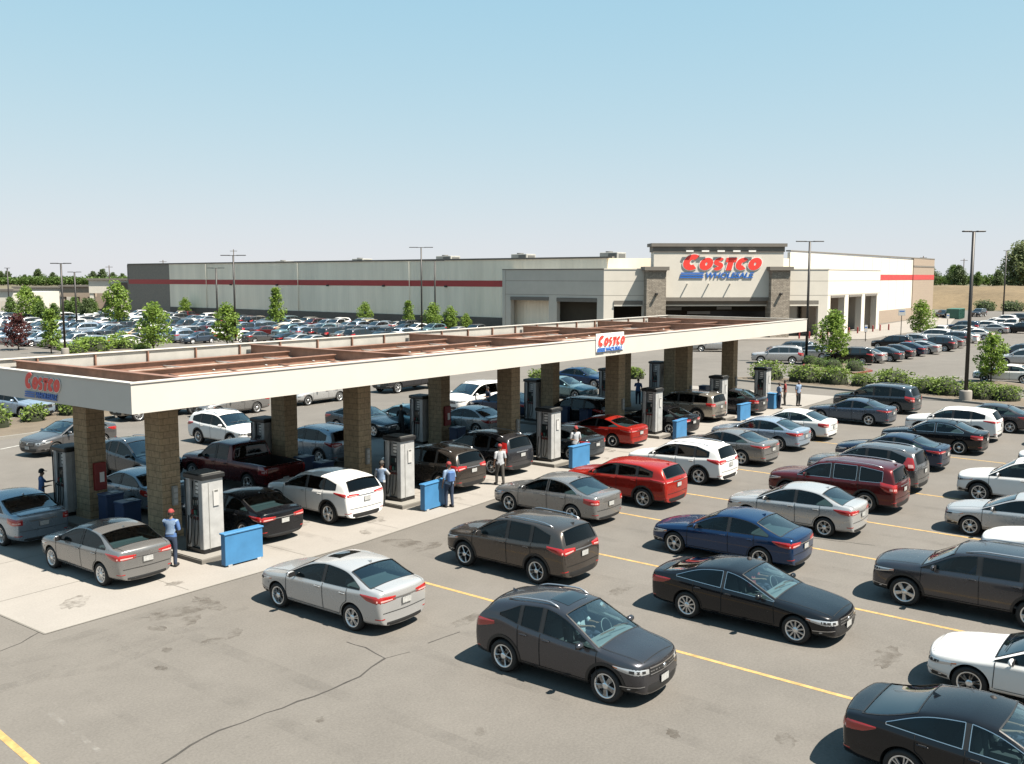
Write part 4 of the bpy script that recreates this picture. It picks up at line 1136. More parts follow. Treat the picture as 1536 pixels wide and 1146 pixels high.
# far vegetation on the right
place_tree('gum', (372, 70, 3.0), 'large grey green gum tree towering over the dry bank', 'tree', None, 1.0, name='gum_tree')
place_tree('gum', (382, 56, 2.5), 'second gum tree at the picture edge behind the large one', 'tree', None, .82, name='gum_tree')
for i, (x, y, s) in enumerate([(350, 62, .8), (356, 54, .9), (362, 75, .75), (372, 84, .8), (392, 95, 1.0), (415, 103, 1.2), (440, 118, 1.1), (365, 47, .8)]):
    place_tree('mid' if i % 2 else 'dark', (x, y, 4.2), f'rounded tree on top of the dry bank, {["first below the gum tree", "at the picture edge", "left of the gum trunk", "beside the power pole", "behind the bank crest", "near the store corner", "just past the store corner", "right of the gum tree"][i]}', 'tree', 'trees along the bank crest', s, name='bank_tree')
for i, (x, y) in enumerate([(262, 51), (263, 46), (261, 40), (264, 34), (263, 28), (262, 57), (258, 22)]):
    place_shrub('wild', (x, y, -.1), f'wild dark bush at the foot of the dry bank, {["fifth", "fourth", "third", "second", "first", "sixth", "last"][i]} counting from the picture edge' , 'wild bushes at the foot of the bank', (1.1, 1.1, 1.0), 'wild_bush')
for i, (x, y) in enumerate([(232, 40), (236, 36), (240, 33)]):
    place_tree('mid', (x, y, 0), f'mid green tree among the cars before the dry bank, {["tallest", "middle", "smaller"][i]}', 'tree', 'trees before the dry bank', .75 - .08 * i, name='leafy_tree')
# distant trees past the shopping strip
for i, (x, sy, s) in enumerate([(58, 9, 1.5), (80, 7, 1.2), (38, 8, 1.0), (110, 6, .8), (12, 8, 1.3), (140, 7, 1.3), (155, 7, 1.5), (170, 7, 1.2), (184, 7, 1.1), (2, 6, 1.3), (45, 7, .9), (148, 8, 1.0), (1405, 7, .9), (1425, 8, 1.0), (1447, 7, .9)]):
    g = G(x, 428)
    place_tree('dark', (g.x, g.y, 0), f'hazy distant tree on the skyline {"past the shopping strip" if x < 500 else "past the store corner"}, {["tallest there", "second tallest, broad", "narrow, left of the tallest", "small lone one", "beside the far lamp", "first of the long clump", "crest of the long clump", "third of the long clump", "touching the warehouse edge", "at the picture edge", "short, under the tallest", "low in the clump", "nearest the tan wall", "middle", "outer"][i]}', 'tree', 'trees on the skyline', s * 1.25, name='distant_tree')
def far_belt(name, x0, x1, d, h, seed):
    rng = random.Random(seed); mb = MB()
    n = int((x1 - x0) / 5)
    for i in range(n):
        p = G(x0 + (x1 - x0) * i / n, 415 + 8.4 * F_PX / d)
        leaves(mb, (p.x, p.y, h * .4), (6, 6, h * rng.uniform(.30, .5)), 160, 1.1, M['leaf_mid'], rng, .3)
    o = mb.build(name); o['kind'] = 'stuff'; o['label'] = 'low belt of far trees along the horizon'
far_belt('treeline', -30, 200, 900, 11, 5); far_belt('treeline', 1380, 1570, 900, 13, 6)
def on_line(a, b, pxx, pyy=500):
    """where the sight line at photo column pxx meets the vertical plane through a and b"""
    d = FWD + RT * ((pxx - 768) / F_PX) + UPV * ((573 - pyy) / F_PX)
    e = Vector((b[0] - a[0], b[1] - a[1], 0)); n = Vector((-e.y, e.x, 0))
    t = (Vector((a[0], a[1], 0)) - CAM).dot(n) / d.dot(n)
    return CAM + d * t
def zat(P, py):
    """height above P that shows at photo row py"""
    P = Vector((P[0], P[1], 0)); lo, hi = -5, 60
    for _ in range(40):
        mid = (lo + hi) / 2; v = Vector((P.x, P.y, mid)) - CAM
        if 573 - F_PX * v.dot(UPV) / v.dot(FWD) > py: lo = mid
        else: hi = mid
    return lo
# ================================================================== lettering
def stroke_poly(mb, pts, hw, z0, z1, mat, Mx, closed=False):
    P = [Vector((p[0], p[1], 0)) for p in pts]; L_, Rr = [], []
    n = len(P)
    for i in range(n):
        a = P[i - 1] if (i or closed) else P[i]; b = P[(i + 1) % n] if (i < n - 1 or closed) else P[i]
        t = (b - a).normalized(); q = Vector((-t.y, t.x, 0))
        w = hw(i / (n - 1)) if callable(hw) else hw
        L_.append(P[i] + q * w); Rr.append(P[i] - q * w)
    vs = []; fs = []
    for i in range(n):
        for p in (L_[i], Rr[i]):
            for z in (z0, z1): vs.append(Mx @ Vector((p.x, p.y, z)))
    m = n if closed else n - 1
    for i in range(m):
        a, b = i * 4, ((i + 1) % n) * 4
        fs += [(a + 1, a + 3, b + 3, b + 1), (a, b, b + 2, a + 2), (a + 1, b + 1, b, a), (a + 2, b + 2, b + 3, a + 3)]
    if not closed: fs += [(0, 2, 3, 1), ((n - 1) * 4 + 1, (n - 1) * 4 + 3, (n - 1) * 4 + 2, (n - 1) * 4)]
    mb.add(vs, fs, mat)
def arc(cx, cy, rx, ry, a0, a1, n=18): return [(cx + rx * math.cos(R(a0 + (a1 - a0) * i / n)), cy + ry * math.sin(R(a0 + (a1 - a0) * i / n))) for i in range(n + 1)]
def logo(name, width, Mw, label, cat, backing=False, depth=.18, sq=1.0):
    """two-line store lettering in the local x (reading), y (up), z (out) frame of Mw"""
    root = empty(name, (0, 0, 0)); root.matrix_world = Mw
    tag(root, label, cat)
    k = width / 6.3
    Sh = Matrix(((k, k * .22, 0, 0), (0, k * sq, 0, 0), (0, 0, 1, 0), (0, 0, 0, 1)))
    red = MB(); wh = MB()
    x = 0.0
    for ch, w, h in (('C', 1.32, 1.62), ('O', 1.0, 1.28), ('S', .92, 1.28), ('T', .92, 1.28), ('C', .98, 1.28), ('O', 1.0, 1.28)):
        y0 = .92; cx, cy = x + w / 2, y0 + h / 2
        sw = .235 if h < 1.5 else .27
        rx, ry = w / 2 - sw * .78, h / 2 - sw
        def put(pts, closed=False, hw=sw):
            stroke_poly(red, pts, hw, .02, depth, M['redsign'], Sh, closed)
            stroke_poly(wh, pts, (hw + .055), .0, depth * .7, M['whitesign'], Sh, closed)
        if ch == 'O': put(arc(cx, cy, rx, ry, 0, 342, 19), True)
        elif ch == 'C': put(arc(cx, cy, rx, ry, 48, 312, 20))
        elif ch == 'T':
            put([(x + .02, y0 + h - sw), (x + w - .02, y0 + h - sw)]); put([(cx, y0 + h - sw), (cx, y0)])
        else:
            r2 = (h / 2 - sw * .72) / 2
            put(arc(cx, cy + r2, rx * .86, r2 * 1.0, 38, 270, 14) + arc(cx, cy - r2, rx * .86, r2, 90, -142, 14)[1:], False, sw * .80)
        x += w + .05
    wh.build('outline', root, mat=M['whitesign']); red.build('lettering', root, mat=M['redsign'])
    bl = MB()
    for i in range(3):
        y = .12 + i * .215
        bl.add([Sh @ Vector(p) for p in ((0, y, .02), (1.95 - .03 * i, y, .02), (1.95 - .03 * i, y + .15, .02), (0, y + .15, .02), (0, y, depth * .8), (1.95 - .03 * i, y, depth * .8), (1.95 - .03 * i, y + .15, depth * .8), (0, y + .15, depth * .8))], [(4, 5, 6, 7), (0, 1, 5, 4), (1, 2, 6, 5), (2, 3, 7, 6), (3, 0, 4, 7)], M['bluesign'])
    bl.build('stripes', root, mat=M['bluesign'])
    cu = bpy.data.curves.new('wholesale', 'FONT'); cu.body = 'WHOLESALE'; cu.size = .80; cu.offset = .022; cu.extrude = depth * .4; cu.space_character = .98
    ob = tmp_obj(cu); me = evaluated_mesh(ob, 'lettering'); bpy.data.objects.remove(ob)
    xs = [v.co.x for v in me.vertices]; ys = [v.co.y for v in me.vertices]
    f = 3.98 / (max(xs) - min(xs)); g = .60 / (max(ys) - min(ys))
    for v in me.vertices: v.co = Sh @ Vector((2.05 + (v.co.x - min(xs)) * f, .11 + (v.co.y - min(ys)) * g, v.co.z + depth * .45))
    me.materials.clear(); me.materials.append(M['bluesign'])
    mobj('lettering', me, root)
    if backing:
        b = MB(); b.box((width * .53, k * 1.22, -.03), (width * 1.06, k * 2.3, .05), M['whitesign'], bev=.01); b.build('sign_panel', root)
    return root
def frame(p, u, n):
    """matrix with x along u, y up, z along the outward normal n"""
    u = Vector((u[0], u[1], 0)).normalized(); n = Vector((n[0], n[1], 0)).normalized()
    m = Matrix.Identity(4)
    for i in range(3): m[i][0] = u[i]; m[i][1] = (0, 0, 1)[i]; m[i][2] = n[i]; m[i][3] = p[i]
    return m

# ================================================================== fuel canopy
U1, V1, ZB, ZT = 49.0, 10.4, 4.80, 5.60
cano = empty('fuel_canopy', S(0, 0), ANG)
tag(cano, 'long flat cream fuel canopy with open brown steel framing on top', 'canopy')
def cbox(mb, u0, u1, v0, v1, z0, z1, mat): mb.box(((u0 + u1) / 2, (v0 + v1) / 2, (z0 + z1) / 2), (u1 - u0, v1 - v0, z1 - z0), mat)
for (nm, a) in (('fascia', (0, U1, 0, .07)), ('fascia', (0, U1, V1 - .07, V1)), ('fascia', (0, .07, .07, V1 - .07)), ('fascia', (U1 - .07, U1, .07, V1 - .07))):
    f = MB(); cbox(f, *a, ZB, ZT, M['fascia']); f.build(nm, cano)
cap = MB()
for a in ((-.03, U1 + .03, -.03, .20), (-.03, U1 + .03, V1 - .20, V1 + .03), (-.03, .20, .20, V1 - .20), (U1 - .20, U1 + .03, .20, V1 - .20)): cbox(cap, *a, ZT + .002, ZT + .035, M['fascia'])
cap.build('coping', cano)
bk = MB(); cbox(bk, .3, U1 - .3, V1 - .13, V1 - .10, ZB + .1, ZT - .02, M['fascia_in'])
for i in range(23): cbox(bk, .6 + i * 2.13, .65 + i * 2.13, V1 - .24, V1 - .131, ZB + .1, ZT - .03, M['rust'])
bk.build('fascia_backing', cano)
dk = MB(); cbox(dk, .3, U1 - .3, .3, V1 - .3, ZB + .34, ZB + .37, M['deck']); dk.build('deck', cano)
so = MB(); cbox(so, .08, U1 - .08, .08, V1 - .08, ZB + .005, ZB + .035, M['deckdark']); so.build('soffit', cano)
def ibeam(mb, a, b, d, w, ztop, mat):
    a, b = Vector((a[0], a[1], 0)), Vector((b[0], b[1], 0)); t = (b - a); L = t.length; rz = math.atan2(t.y, t.x); c = (a + b) / 2
    for z, hh, ww in ((ztop - .012, .024, w), (ztop - d + .012, .024, w), (ztop - d / 2, d - .05, .02)): mb.box((c.x, c.y, z), (L, ww, hh), mat, rz)
COLU = [2.9, 11.4, 21.1, 30.7, 38.8, 45.4]
for u in [2.0] + [c + .4 for c in COLU[1:]]:
    b = MB(); ibeam(b, (u, .25), (u, V1 - .26), .55, .26, ZT - .02, M['rust']); b.build('cross_beam', cano)
ends = [2.0] + [c + .4 for c in COLU[1:]] + [U1 - .3]
for i, (ua, ub) in enumerate(zip(ends, ends[1:])):
    for v in (2.2, 4.9, 7.6):
        b = MB(); ibeam(b, (ua + .14, v), (ub - .14, v), .24, .20, ZT - .17 - .01 * (v > 4), M['rust']); b.build('purlin', cano)
    b = MB()
    for q in range(4):
        uu = ua + (ub - ua) * (q + .7) / 4.4
        b.tube([(uu, 2.5, ZT - .33), (uu + .5, 4.4, ZT - .33)], .03, 5, M['rust']); b.tube([(uu + .3, 4.8, ZT - .36), (uu + .1, 8.8, ZT - .36)], .025, 5, M['steel'])
    b.build('brace', cano)
for v in (1.2, 3.4): 
    b = MB(); b.tube([(.4, v, ZB + .3), (1.0, v, ZB + .42), (1.9, v + .1, ZB + .45)], .03, 6, M['steel']); b.build('conduit', cano)
hv = MB(); cbox(hv, .5, 1.7, 5.8, 7.6, ZB + .12, ZB + .42, M['fascia_in']); hv.build('roof_box', cano)
# block columns
ORD = ['first', 'second', 'third', 'fourth', 'fifth', 'last']
COLV = {'front': 4.05, 'rear': 8.35}
for i, u in enumerate(COLU):
    for rowname, v in COLV.items():
        e = empty('canopy_column', S(u + .58, v), ANG)
        tag(e, f'tan block column, {ORD[i]} from the street in the {"queue side row" if rowname == "front" else "far side row"} under the canopy', 'column', 'block columns carrying the canopy')
        m = MB(); m.box((0, 0, ZB / 2 + .02), (.66, .84, ZB - .04), M['cmu']); m.build('shaft', e)
        m = MB(); m.box((0, 0, .24), (.72, .90, .30), M['cmu']); m.build('plinth', e)
ea, eb = on_line(S(0, 0), S(0, V1), 38, 585), on_line(S(0, 0), S(0, V1), 90, 590)
logo('canopy_sign', (ea - eb).length * .96, frame((ea.x - .012, ea.y, zat(ea, 596)), S(0, -1) - S(0, 0), S(-1, 0) - S(0, 0)), 'red and blue store lettering on the shaded short end of the canopy', 'sign', depth=.03)
a, b = S(0, 0), S(U1, 0)
p0, p1 = on_line(a, b, 893, 529), on_line(a, b, 932, 525)
logo('canopy_sign', (p1 - p0).length, frame((p0.x, p0.y - .06, p0.z - .02), b - a, S(0, -1) - S(0, 0)), 'white backed red and blue store sign on the sunlit long side of the canopy', 'sign', backing=True, depth=.03, sq=.85)

# ------------------------------------------------------------------ fuel islands
def pump_proto():
    root = empty('fuel_pump', (0, 0, 0)); h = 2.24; wx, wy = .74, .84
    m = MB()
    for s in (-1, 1):
        m.box((0, s * (wy / 2 - .11), h / 2 + .06), (wx, .20, h - .12), M['steel'], bev=.015)
        for dx in (-.15,): m.box((dx, s * (wy / 2 + .002), h / 2), (.012, .012, h - .2), M['hvac'])
    m.build('cabinet', root)
    m = MB(); m.box((0, 0, .06), (wx * .98, wy * .98, .12), M['pumpblack']); m.build('base', root)
    m = MB(); m.box((0, 0, h + .08), (wx + .10, wy + .12, .16), M['pumpblack'], bev=.03); m.box((0, 0, h + .166), (wx - .05, wy - .05, .014), M['hvacdark']); m.build('cap', root)
    m = MB(); m.box((0, 0, .62), (wx * .74, wy - .46, .98), M['pumpwhite']); m.build('lower_panel', root)
    m = MB(); m.box((0, 0, 1.38), (wx * .78, wy - .46, .54), M['pumpblack'], bev=.01); m.build('dispenser_head', root)
    m = MB(); m.box((0, 0, 1.95), (wx * .66, wy - .46, .58), M['steel']); m.build('upper_panel', root)
    for s in (-1, 1):
        x = s * wx * .39
        m = MB(); m.box((x + s * .012, .06, 1.50), (.02, .20, .16), M['screen']); m.box((x + s * .012, -.12, 1.52), (.02, .10, .14), M['pumpwhite']); m.build('screen', root)
        m = MB(); m.box((s * wx * .335, -.05, 1.95), (.016, .28, .40), M['pumpblack'])
        for q in range(3): m.box((s * wx * .347, -.05, 1.83 + .12 * q), (.012, .23, .085), M['whitesign'])
        m.build('price_board', root)
        for i, (y, mt) in enumerate(((-.15, 'pumpblack'), (0, 'green_box'), (.14, 'redbox'))):
            m = MB(); m.box((x + s * .05, y, 1.22), (.09, .07, .16), M[mt], bev=.02)
            m.tube([(x + s * .08, y, 1.20), (x + s * .14, y, 1.10), (x + s * .10, y, 1.02)], .016, 6, M['pumpblack'])
            m.build('nozzle', root)
        m = MB(); m.box((x - s * .006, 0, 1.02), (.02, .34, .09), M['redbox']); m.build('grade_label', root)
        for y in (-.20, .12):
            m = MB(); m.tube([(x + s * .03, y, 2.16), (x + s * .07, y + .01, 1.5), (x + s * .10, y + .03, .60), (x + s * .11, y + .09, .26), (x + s * .12, y + .16, .20), (x + s * .10, y + .22, .36), (x + s * .09, y + .16, 1.10)], .017, 6, M['pumpblack']); m.build('hose', root)
        m = MB(); m.tube([(s * (wx / 2 + .04), wy / 2 - .05, .02), (s * (wx / 2 + .04), wy / 2 - .05, 2.2)], .022, 6, M['pumpblack']); m.build('downpipe', root)
    m = MB(); m.box((.10, -wy / 2 - .018, 1.66), (.20, .008, .50), M['paper']); m.box((.10, -wy / 2 - .024, 1.86), (.12, .006, .05), M['hvacdark']); m.build('notice', root)
    return root
pump = pump_proto(); first_pump = True
def barrier_proto():
    e = empty('blue_barrier', (0, 0, 0))
    m = MB(); m.box((0, 0, .50), (1.30, .22, .92), M['bluebox'], bev=.012); m.build('panel', e)
    m = MB(); m.box((0, 0, .97), (1.36, .27, .05), M['bluebox'], bev=.01); m.build('cap', e)
    m = MB()
    for s in (-1, 1): m.box((s * .5, 0, .03), (.14, .26, .06), M['steel'])
    m.build('foot', e)
    return e
barrier = barrier_proto(); first_bar = True
def bin_proto():
    e = empty('waste_bin', (0, 0, 0))
    m = MB(); m.box((0, 0, .48), (.66, .52, .86), M['bluebin'], bev=.03); m.build('body', e)
    m = MB(); m.box((0, 0, .925), (.70, .56, .08), M['bluebin'], bev=.025); m.box((.1, 0, .97), (.26, .28, .012), M['pumpblack']); m.build('lid', e)
    m = MB()
    for s in (-1, 1): m.box((s * .25, 0, .012), (.1, .4, .024), M['pumpblack'])
    m.build('skid', e)
    return e
binp = bin_proto(); first_bin = True
for i, u in enumerate(COLU):
    ue = u + .25
    isl = slab('pump_island', [S(ue - .62, .62), S(ue + .62, .62), S(ue + .62, 9.9), S(ue - .62, 9.9)], .005, .15, M['kerb'], None) if False else None
    mb = MB(); mb.prism([(-.62, -4.5), (.62, -4.5), (.62, 4.7), (-.62, 4.7)], .005, .15, M['kerb']); mb.prism([(-.64, -4.52), (.64, -4.52), (.64, 4.72), (-.64, 4.72)], .005, .12, M['joint'])  # second prism: dark skirt with the kerb's edge shadow put in its colour
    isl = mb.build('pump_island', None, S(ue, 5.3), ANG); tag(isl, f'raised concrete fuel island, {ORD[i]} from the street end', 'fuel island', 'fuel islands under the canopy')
    for rowname, v in (('queue side', 1.62), ('far side', 9.35)):
        p = pump if first_pump else copy_tree(pump); first_pump = False
        p.location = S(ue + .12, v, .15); p.rotation_euler.z = ANG
        tag(p, f'silver and black fuel pump, {rowname} of the {ORD[i]} island counting from the street', 'fuel pump', 'fuel pumps')
    if i < 5:
        b = barrier if first_bar else copy_tree(barrier); first_bar = False
        b.location = S(ue + .25, .05, .005); b.rotation_euler.z = ANG + R(3 if i % 2 else -3)
        tag(b, f'bright blue low barrier standing before the {ORD[i]} fuel island from the street end', 'barrier', 'blue barriers before the islands')
    for (v, wh) in ((5.9, 'beside the queue side column'), (7.3 + .25, 'before the far column')) if i < 4 else ((5.9, 'beside the queue side column'),):
        b = binp if first_bin else copy_tree(binp); first_bin = False
        b.location = S(ue + (.05 if v < 6 else .35), v - .2 if v < 6 else v - .35, .15); b.rotation_euler.z = ANG
        tag(b, f'dark blue waste bin {wh} on the {ORD[i]} fuel island', 'bin', 'blue waste bins')
    if i in (0, 2):
        e = empty('extinguisher_cabinet', S(u + .62, COLV['rear'] - .425, 1.35), ANG)
        tag(e, f'red fire extinguisher cabinet on the far column of the {ORD[i]} island', 'extinguisher', 'red extinguisher cabinets')
        m = MB(); m.box((0, -.05, .25), (.42, .14, .95), M['redbox'], bev=.01); m.build('case', e)
        m = MB(); m.box((.04, -.124, .22), (.16, .012, .34), M['whitesign']); m.build('notice', e)
    e = empty('outlet_box', S(u + .66, COLV['front'] - .425, 1.5), ANG)
    tag(e, f'small grey electrical box on the queue side column of the {ORD[i]} island', 'electrical box', 'grey electrical boxes on columns')
    m = MB(); m.box((0, -.04, 0), (.18, .10, .62), M['hvac'], bev=.01); m.build('case', e)
    m = MB()
    for q in (-.18, 0, .18): m.box((0, -.097, q), (.13, .014, .12), M['paper'])
    m.build('cover', e)

# ================================================================== warehouse
WH = empty('warehouse_store', (115.5, 73, 0))
tag(WH, 'long pale warehouse store with red wall stripe and corner entrance under a tall sign panel', 'store')
def wpart(name, mb): 
    o = mb.build(name, WH); o.matrix_parent_inverse = Matrix.Translation((-115.5, -73, 0)); return o
def wall(mb, a, b, th, z0, z1, mat, ops=(), side=-1):
    """wall from a to b, thickness th behind the face; ops = (s0, s1, top) openings from the floor"""
    a, b = Vector((a[0], a[1], 0)), Vector((b[0], b[1], 0)); d = (b - a); L = d.length; d /= L; n = Vector((-d.y, d.x, 0)) * side
    def seg(s0, s1, q0, q1):
        if s1 - s0 < .01 or q1 - q0 < .01: return
        c = a + d * ((s0 + s1) / 2) + n * th / 2
        mb.box((c.x, c.y, (q0 + q1) / 2), (s1 - s0, th, q1 - q0), mat, math.atan2(d.y, d.x))
    s = 0
    for (s0, s1, tp) in ops:
        seg(s, s0, z0, z1); seg(s0, s1, max(tp, z0), z1); s = s1
    seg(s, L, z0, z1)
XL = 115.5
HN, HF = zat((XL, 84), 381), zat((XL, 196), 402)
HM = (HN + HF) / 2
YF = 196.5
# shaded long wall: dark block end, ribbed panels above a block base, red stripe
zs = zat((XL, 130), 423.5)
m = MB(); wall(m, (XL, YF), (XL, 181.0), .4, 0, HM, M['cmu_dark'], (), 1); wpart('wall', m)
m = MB(); wall(m, (XL, 181.0), (XL, 74), .4, 2.2, HM, M['ribbed'], (), 1); wpart('wall', m)
m = MB(); wall(m, (XL - .12, 181.0), (XL - .12, 74), .5, 0, 2.2, M['cmu_grey'], (), 1); wpart('wall_base', m)
m = MB(); wall(m, (XL - .03, YF), (XL - .03, 91), .028, zs - .55, zs + .40, M['stripe'], (), 1); wpart('wall_stripe', m)
m = MB(); wall(m, (XL - .15, YF + .1), (XL - .15, 73), .6, HM, HM + .22, M['stucco_trim'], (), 1); wpart('coping', m)
m = MB()
for y in (104, 118, 132, 146, 160): m.box((XL - .16, y, HM - 4.1), (.28, .5, .26), M['polebrown'], bev=.03)
wpart('wall_light', m)
m = MB(); wall(m, (XL + .02, 74.4), (134.2, 54.9), .4, zat((113, 80), 404) - .6, HM, M['ribbed'], (), 1); wpart('wall', m)
# sunlit long wall
A, B = Vector((134, 55.0, 0)), Vector((217.0, 57.6, 0))
dW = (B - A).normalized()
C1 = A + dW * 66.5
HR = zat(C1, 388.5)
zr_ = zat(C1, 416)
m = MB(); wall(m, A, C1, .4, 2.3, HR, M['stucco'], (), 1); wpart('wall', m)
nW = Vector((dW.y, -dW.x, 0))
m = MB(); wall(m, A + nW * .12, C1 + nW * .12, .5, 0, 2.3, M['tan_block'], (), 1); wpart('wall_base', m)
m = MB(); wall(m, C1 + nW * .15, B + nW * .15, .5, 0, HR + .1, M['tan_block'], (), 1); wpart('wall', m)
m = MB(); wall(m, A + nW * .035 + dW * 24, C1 + nW * .035, .03, zr_ - .5, zr_ + .5, M['stripe'], (), 1); wall(m, C1 + nW * .18, B + nW * .18, .028, zr_ - .5, zr_ + .5, M['stripe'], (), 1); wpart('wall_stripe', m)
m = MB(); wall(m, C1 + nW * .21, B + nW * .21, .1, HR - 1.55, HR - 1.25, M['stucco_trim'], (), 1); wall(m, A + nW * .06, B + nW * .2, .7, HR + .11, HR + .3, M['stucco_trim'], (), 1); wpart('coping', m)
m = MB(); wall(m, (217.0, 57.6), (217, 198), .4, 0, HM, M['stucco'], (), 1); wall(m, (217, 197), (XL, 197), .4, 0, HM, M['cmu_dark'], (), 1); wpart('wall', m)
m = MB(); m.add([(XL + .1, 75, HM - .6), (133, 56, HM - .6), (216.8, 58, HM - .6), (216.8, 196, HM - .6), (XL + .1, 196, HM - .6)], [(0, 1, 2, 3, 4)], M['roofsheet']); wpart('roof', m)
# entrance wing around the cut corner
P0, P1 = Vector((113.0, 72.8, 0)), Vector((133.5, 49.2, 0))
dC = (P1 - P0).normalized(); nC_ = Vector((dC.y, -dC.x, 0))
def su(pxx, off=0.0):
    q = on_line(P0 + nC_ * off, P1 + nC_ * off, pxx); return (Vector((q.x, q.y, 0)) - P0 - nC_ * off).dot(dC)
HWg = zat(P0, 404); HW2 = zat(P1, 404.7)
HW = (HWg + HW2) / 2
zo = zat(P0 + dC * 6, 451)
LW0 = Vector((113.0, 90.6, 0))
yl = lambda pxx: on_line(LW0, P0, pxx).y
m = MB(); wall(m, LW0, P0, .8, 0, HW, M['stucco_shade'], [(LW0.y - yl(766), LW0.y - yl(823), zat((113, 82), 446)), (LW0.y - yl(835), LW0.y - yl(895), zat((113, 77), 447))], 1); wpart('wing_wall', m)
m = MB(); wall(m, P0, P1, .8, 0, HW, M['stucco'], [(su(920), su(963), zo), (su(985), su(1165), zo), (su(1183), su(1226), zo)], 1); wpart('wing_wall', m)
W1 = Vector((159.0, 50.2, 0)); dR = (W1 - P1).normalized()
rs = lambda pxx: (on_line(P1, W1, pxx) - P1).dot(dR)
zr2 = zat(P1 + dR * 12, 443)
m = MB(); wall(m, P1, W1, .9, 0, HW, M['stucco'], [(rs(1244), rs(1265), zr2), (rs(1271), rs(1290.5), zr2), (rs(1295.5), rs(1313), zr2)], 1); wpart('wing_wall', m)
m = MB(); wall(m, W1, (159.2, 56), .6, 0, HW, M['stucco'], (), 1); wall(m, (115.4, 90.3), LW0, .6, 0, HW, M['stucco_shade'], (), 1); wpart('wing_return', m)
m = MB(); m.prism([(113.3, 90.3), (113.3, 73.0), (133.7, 49.8), (158.7, 50.6), (158.7, 55.2), (134.2, 55.2), (116, 73.8), (116, 90.3)], HW - .5, HW - .35, M['roofsheet']); wpart('wing_roof', m)
m = MB(); wall(m, LW0 + Vector((-.06, 0, 0)), P0 + Vector((-.06, 0, 0)), .9, HW, HW + .14, M['stucco_trim'], (), 1); wall(m, P0 + nC_ * .06, P1 + nC_ * .06, .9, HW + .003, HW + .143, M['stucco'], (), 1); wall(m, P1 - Vector((0, .06, 0)), W1 - Vector((0, .06, 0)), .9, HW + .006, HW + .146, M['stucco'], (), 1); wpart('coping', m)
# joints in the stucco, downpipes
m = MB()
for zz in (HW * .62, HW * .83):
    wall(m, P0 + nC_ * .004, P1 + nC_ * .004, .02, zz, zz + .05, M['stucco_trim'], (), 1); wall(m, P1 - Vector((0, .004, 0)), W1 - Vector((0, .004, 0)), .02, zz, zz + .05, M['stucco_trim'], (), 1); wall(m, LW0 - Vector((.004, 0, 0)), P0 - Vector((.004, 0, 0)), .02, zz, zz + .05, M['stucco_trim'], (), 1)
wpart('wall_joint', m)
m = MB()
for i in range(1, 9):
    q = A + dW * (24 + 5.2 * i) + nW * .004
    wall(m, q, q + dW * .05, .02, 2.4, HR, M['stucco_trim'], (), 1)
wpart('wall_joint', m)
m = MB()
for y in (112, 140, 168): m.tube([(XL - .14, y, 2.2), (XL - .14, y, HM - .1)], .05, 6, M['ribbed'])
wpart('downpipe', m)
# shaded porch behind the openings
q0, q1 = P0 - nC_ * 5.2 + dC * 1.2, P1 - nC_ * 5.2 - dC * .5
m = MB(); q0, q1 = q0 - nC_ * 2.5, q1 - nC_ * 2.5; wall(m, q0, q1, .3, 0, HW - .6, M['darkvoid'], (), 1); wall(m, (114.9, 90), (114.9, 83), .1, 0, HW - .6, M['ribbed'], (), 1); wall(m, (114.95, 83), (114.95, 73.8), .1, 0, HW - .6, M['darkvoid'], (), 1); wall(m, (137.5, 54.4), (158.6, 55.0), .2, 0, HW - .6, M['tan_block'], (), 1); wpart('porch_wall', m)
# heads of the openings
m = MB()
for (x0, x1) in ((920, 963), (985, 1165), (1183, 1226)):
    a_ = P0 + dC * su(x0) + nC_ * .10; b_ = P0 + dC * su(x1) + nC_ * .10
    wall(m, a_, b_, .3, zo - .55, zo - .02, M['stucco_trim'], (), 1)
    wall(m, a_ + nC_ * .06, b_ + nC_ * .06, .3, zo - .75, zo - .56, M['stucco'], (), 1)
for (x0, x1) in ((1244, 1265), (1271, 1290.5), (1295.5, 1313)):
    wall(m, P1 + dR * rs(x0) + Vector((0, -.1, 0)), P1 + dR * rs(x1) + Vector((0, -.1, 0)), .3, zr2 - .2, zr2 + .12, M['stucco_trim'], (), 1)
for (x0, x1, y_) in ((766, 823, 446), (835, 895, 447)):
    wall(m, (112.9, yl(x0)), (112.9, yl(x1)), .3, zat((113, 80), y_) - .5, zat((113, 80), y_), M['stucco_trim'], (), 1)
wpart('opening_head', m)
# tall sign panel between two stone piers
oE = .9
sA, sB = su(979, oE), su(1172, oE)
zP = zat(P0 + nC_ * oE + dC * (sA + sB) / 2, 365)
zlow = zat(P0 + nC_ * oE + dC * (sA + sB) / 2, 446)
E0, E1 = P0 + nC_ * oE + dC * sA, P0 + nC_ * oE + dC * sB
zc = zat((E0 + E1) / 2, 378)
m = MB(); wall(m, E0, E1, .9 + 1.2, zlow, zc, M['stucco'], (), 1); wpart('sign_wall', m)
m = MB(); wall(m, E0 - dC * .12 + nC_ * .10, E1 + dC * .12 + nC_ * .10, 2.6, zc, zP - .45, M['stucco_trim'], (), 1); wall(m, E0 - dC * .4 + nC_ * .30, E1 + dC * .4 + nC_ * .30, 3.2, zP - .45, zP, M['stucco_trim'], (), 1); wpart('cornice', m)
m = MB()
for t in (.27, .39, .51, .63, .75):
    c = E0.lerp(E1, t) + nC_ * .36
    m.box((c.x, c.y, (zc + zP - .45) / 2 - .25), (1.0, .18, .22), M['whitesign'], math.atan2(dC.y, dC.x))
wpart('sign_light', m)
m = MB(); wall(m, E0 + nC_ * .06 + dC * .8, E1 + nC_ * .06 - dC * .8, .2, zlow - .5, zlow - .02, M['stucco_trim'], (), 1); wpart('opening_head', m)
oP = 2.0
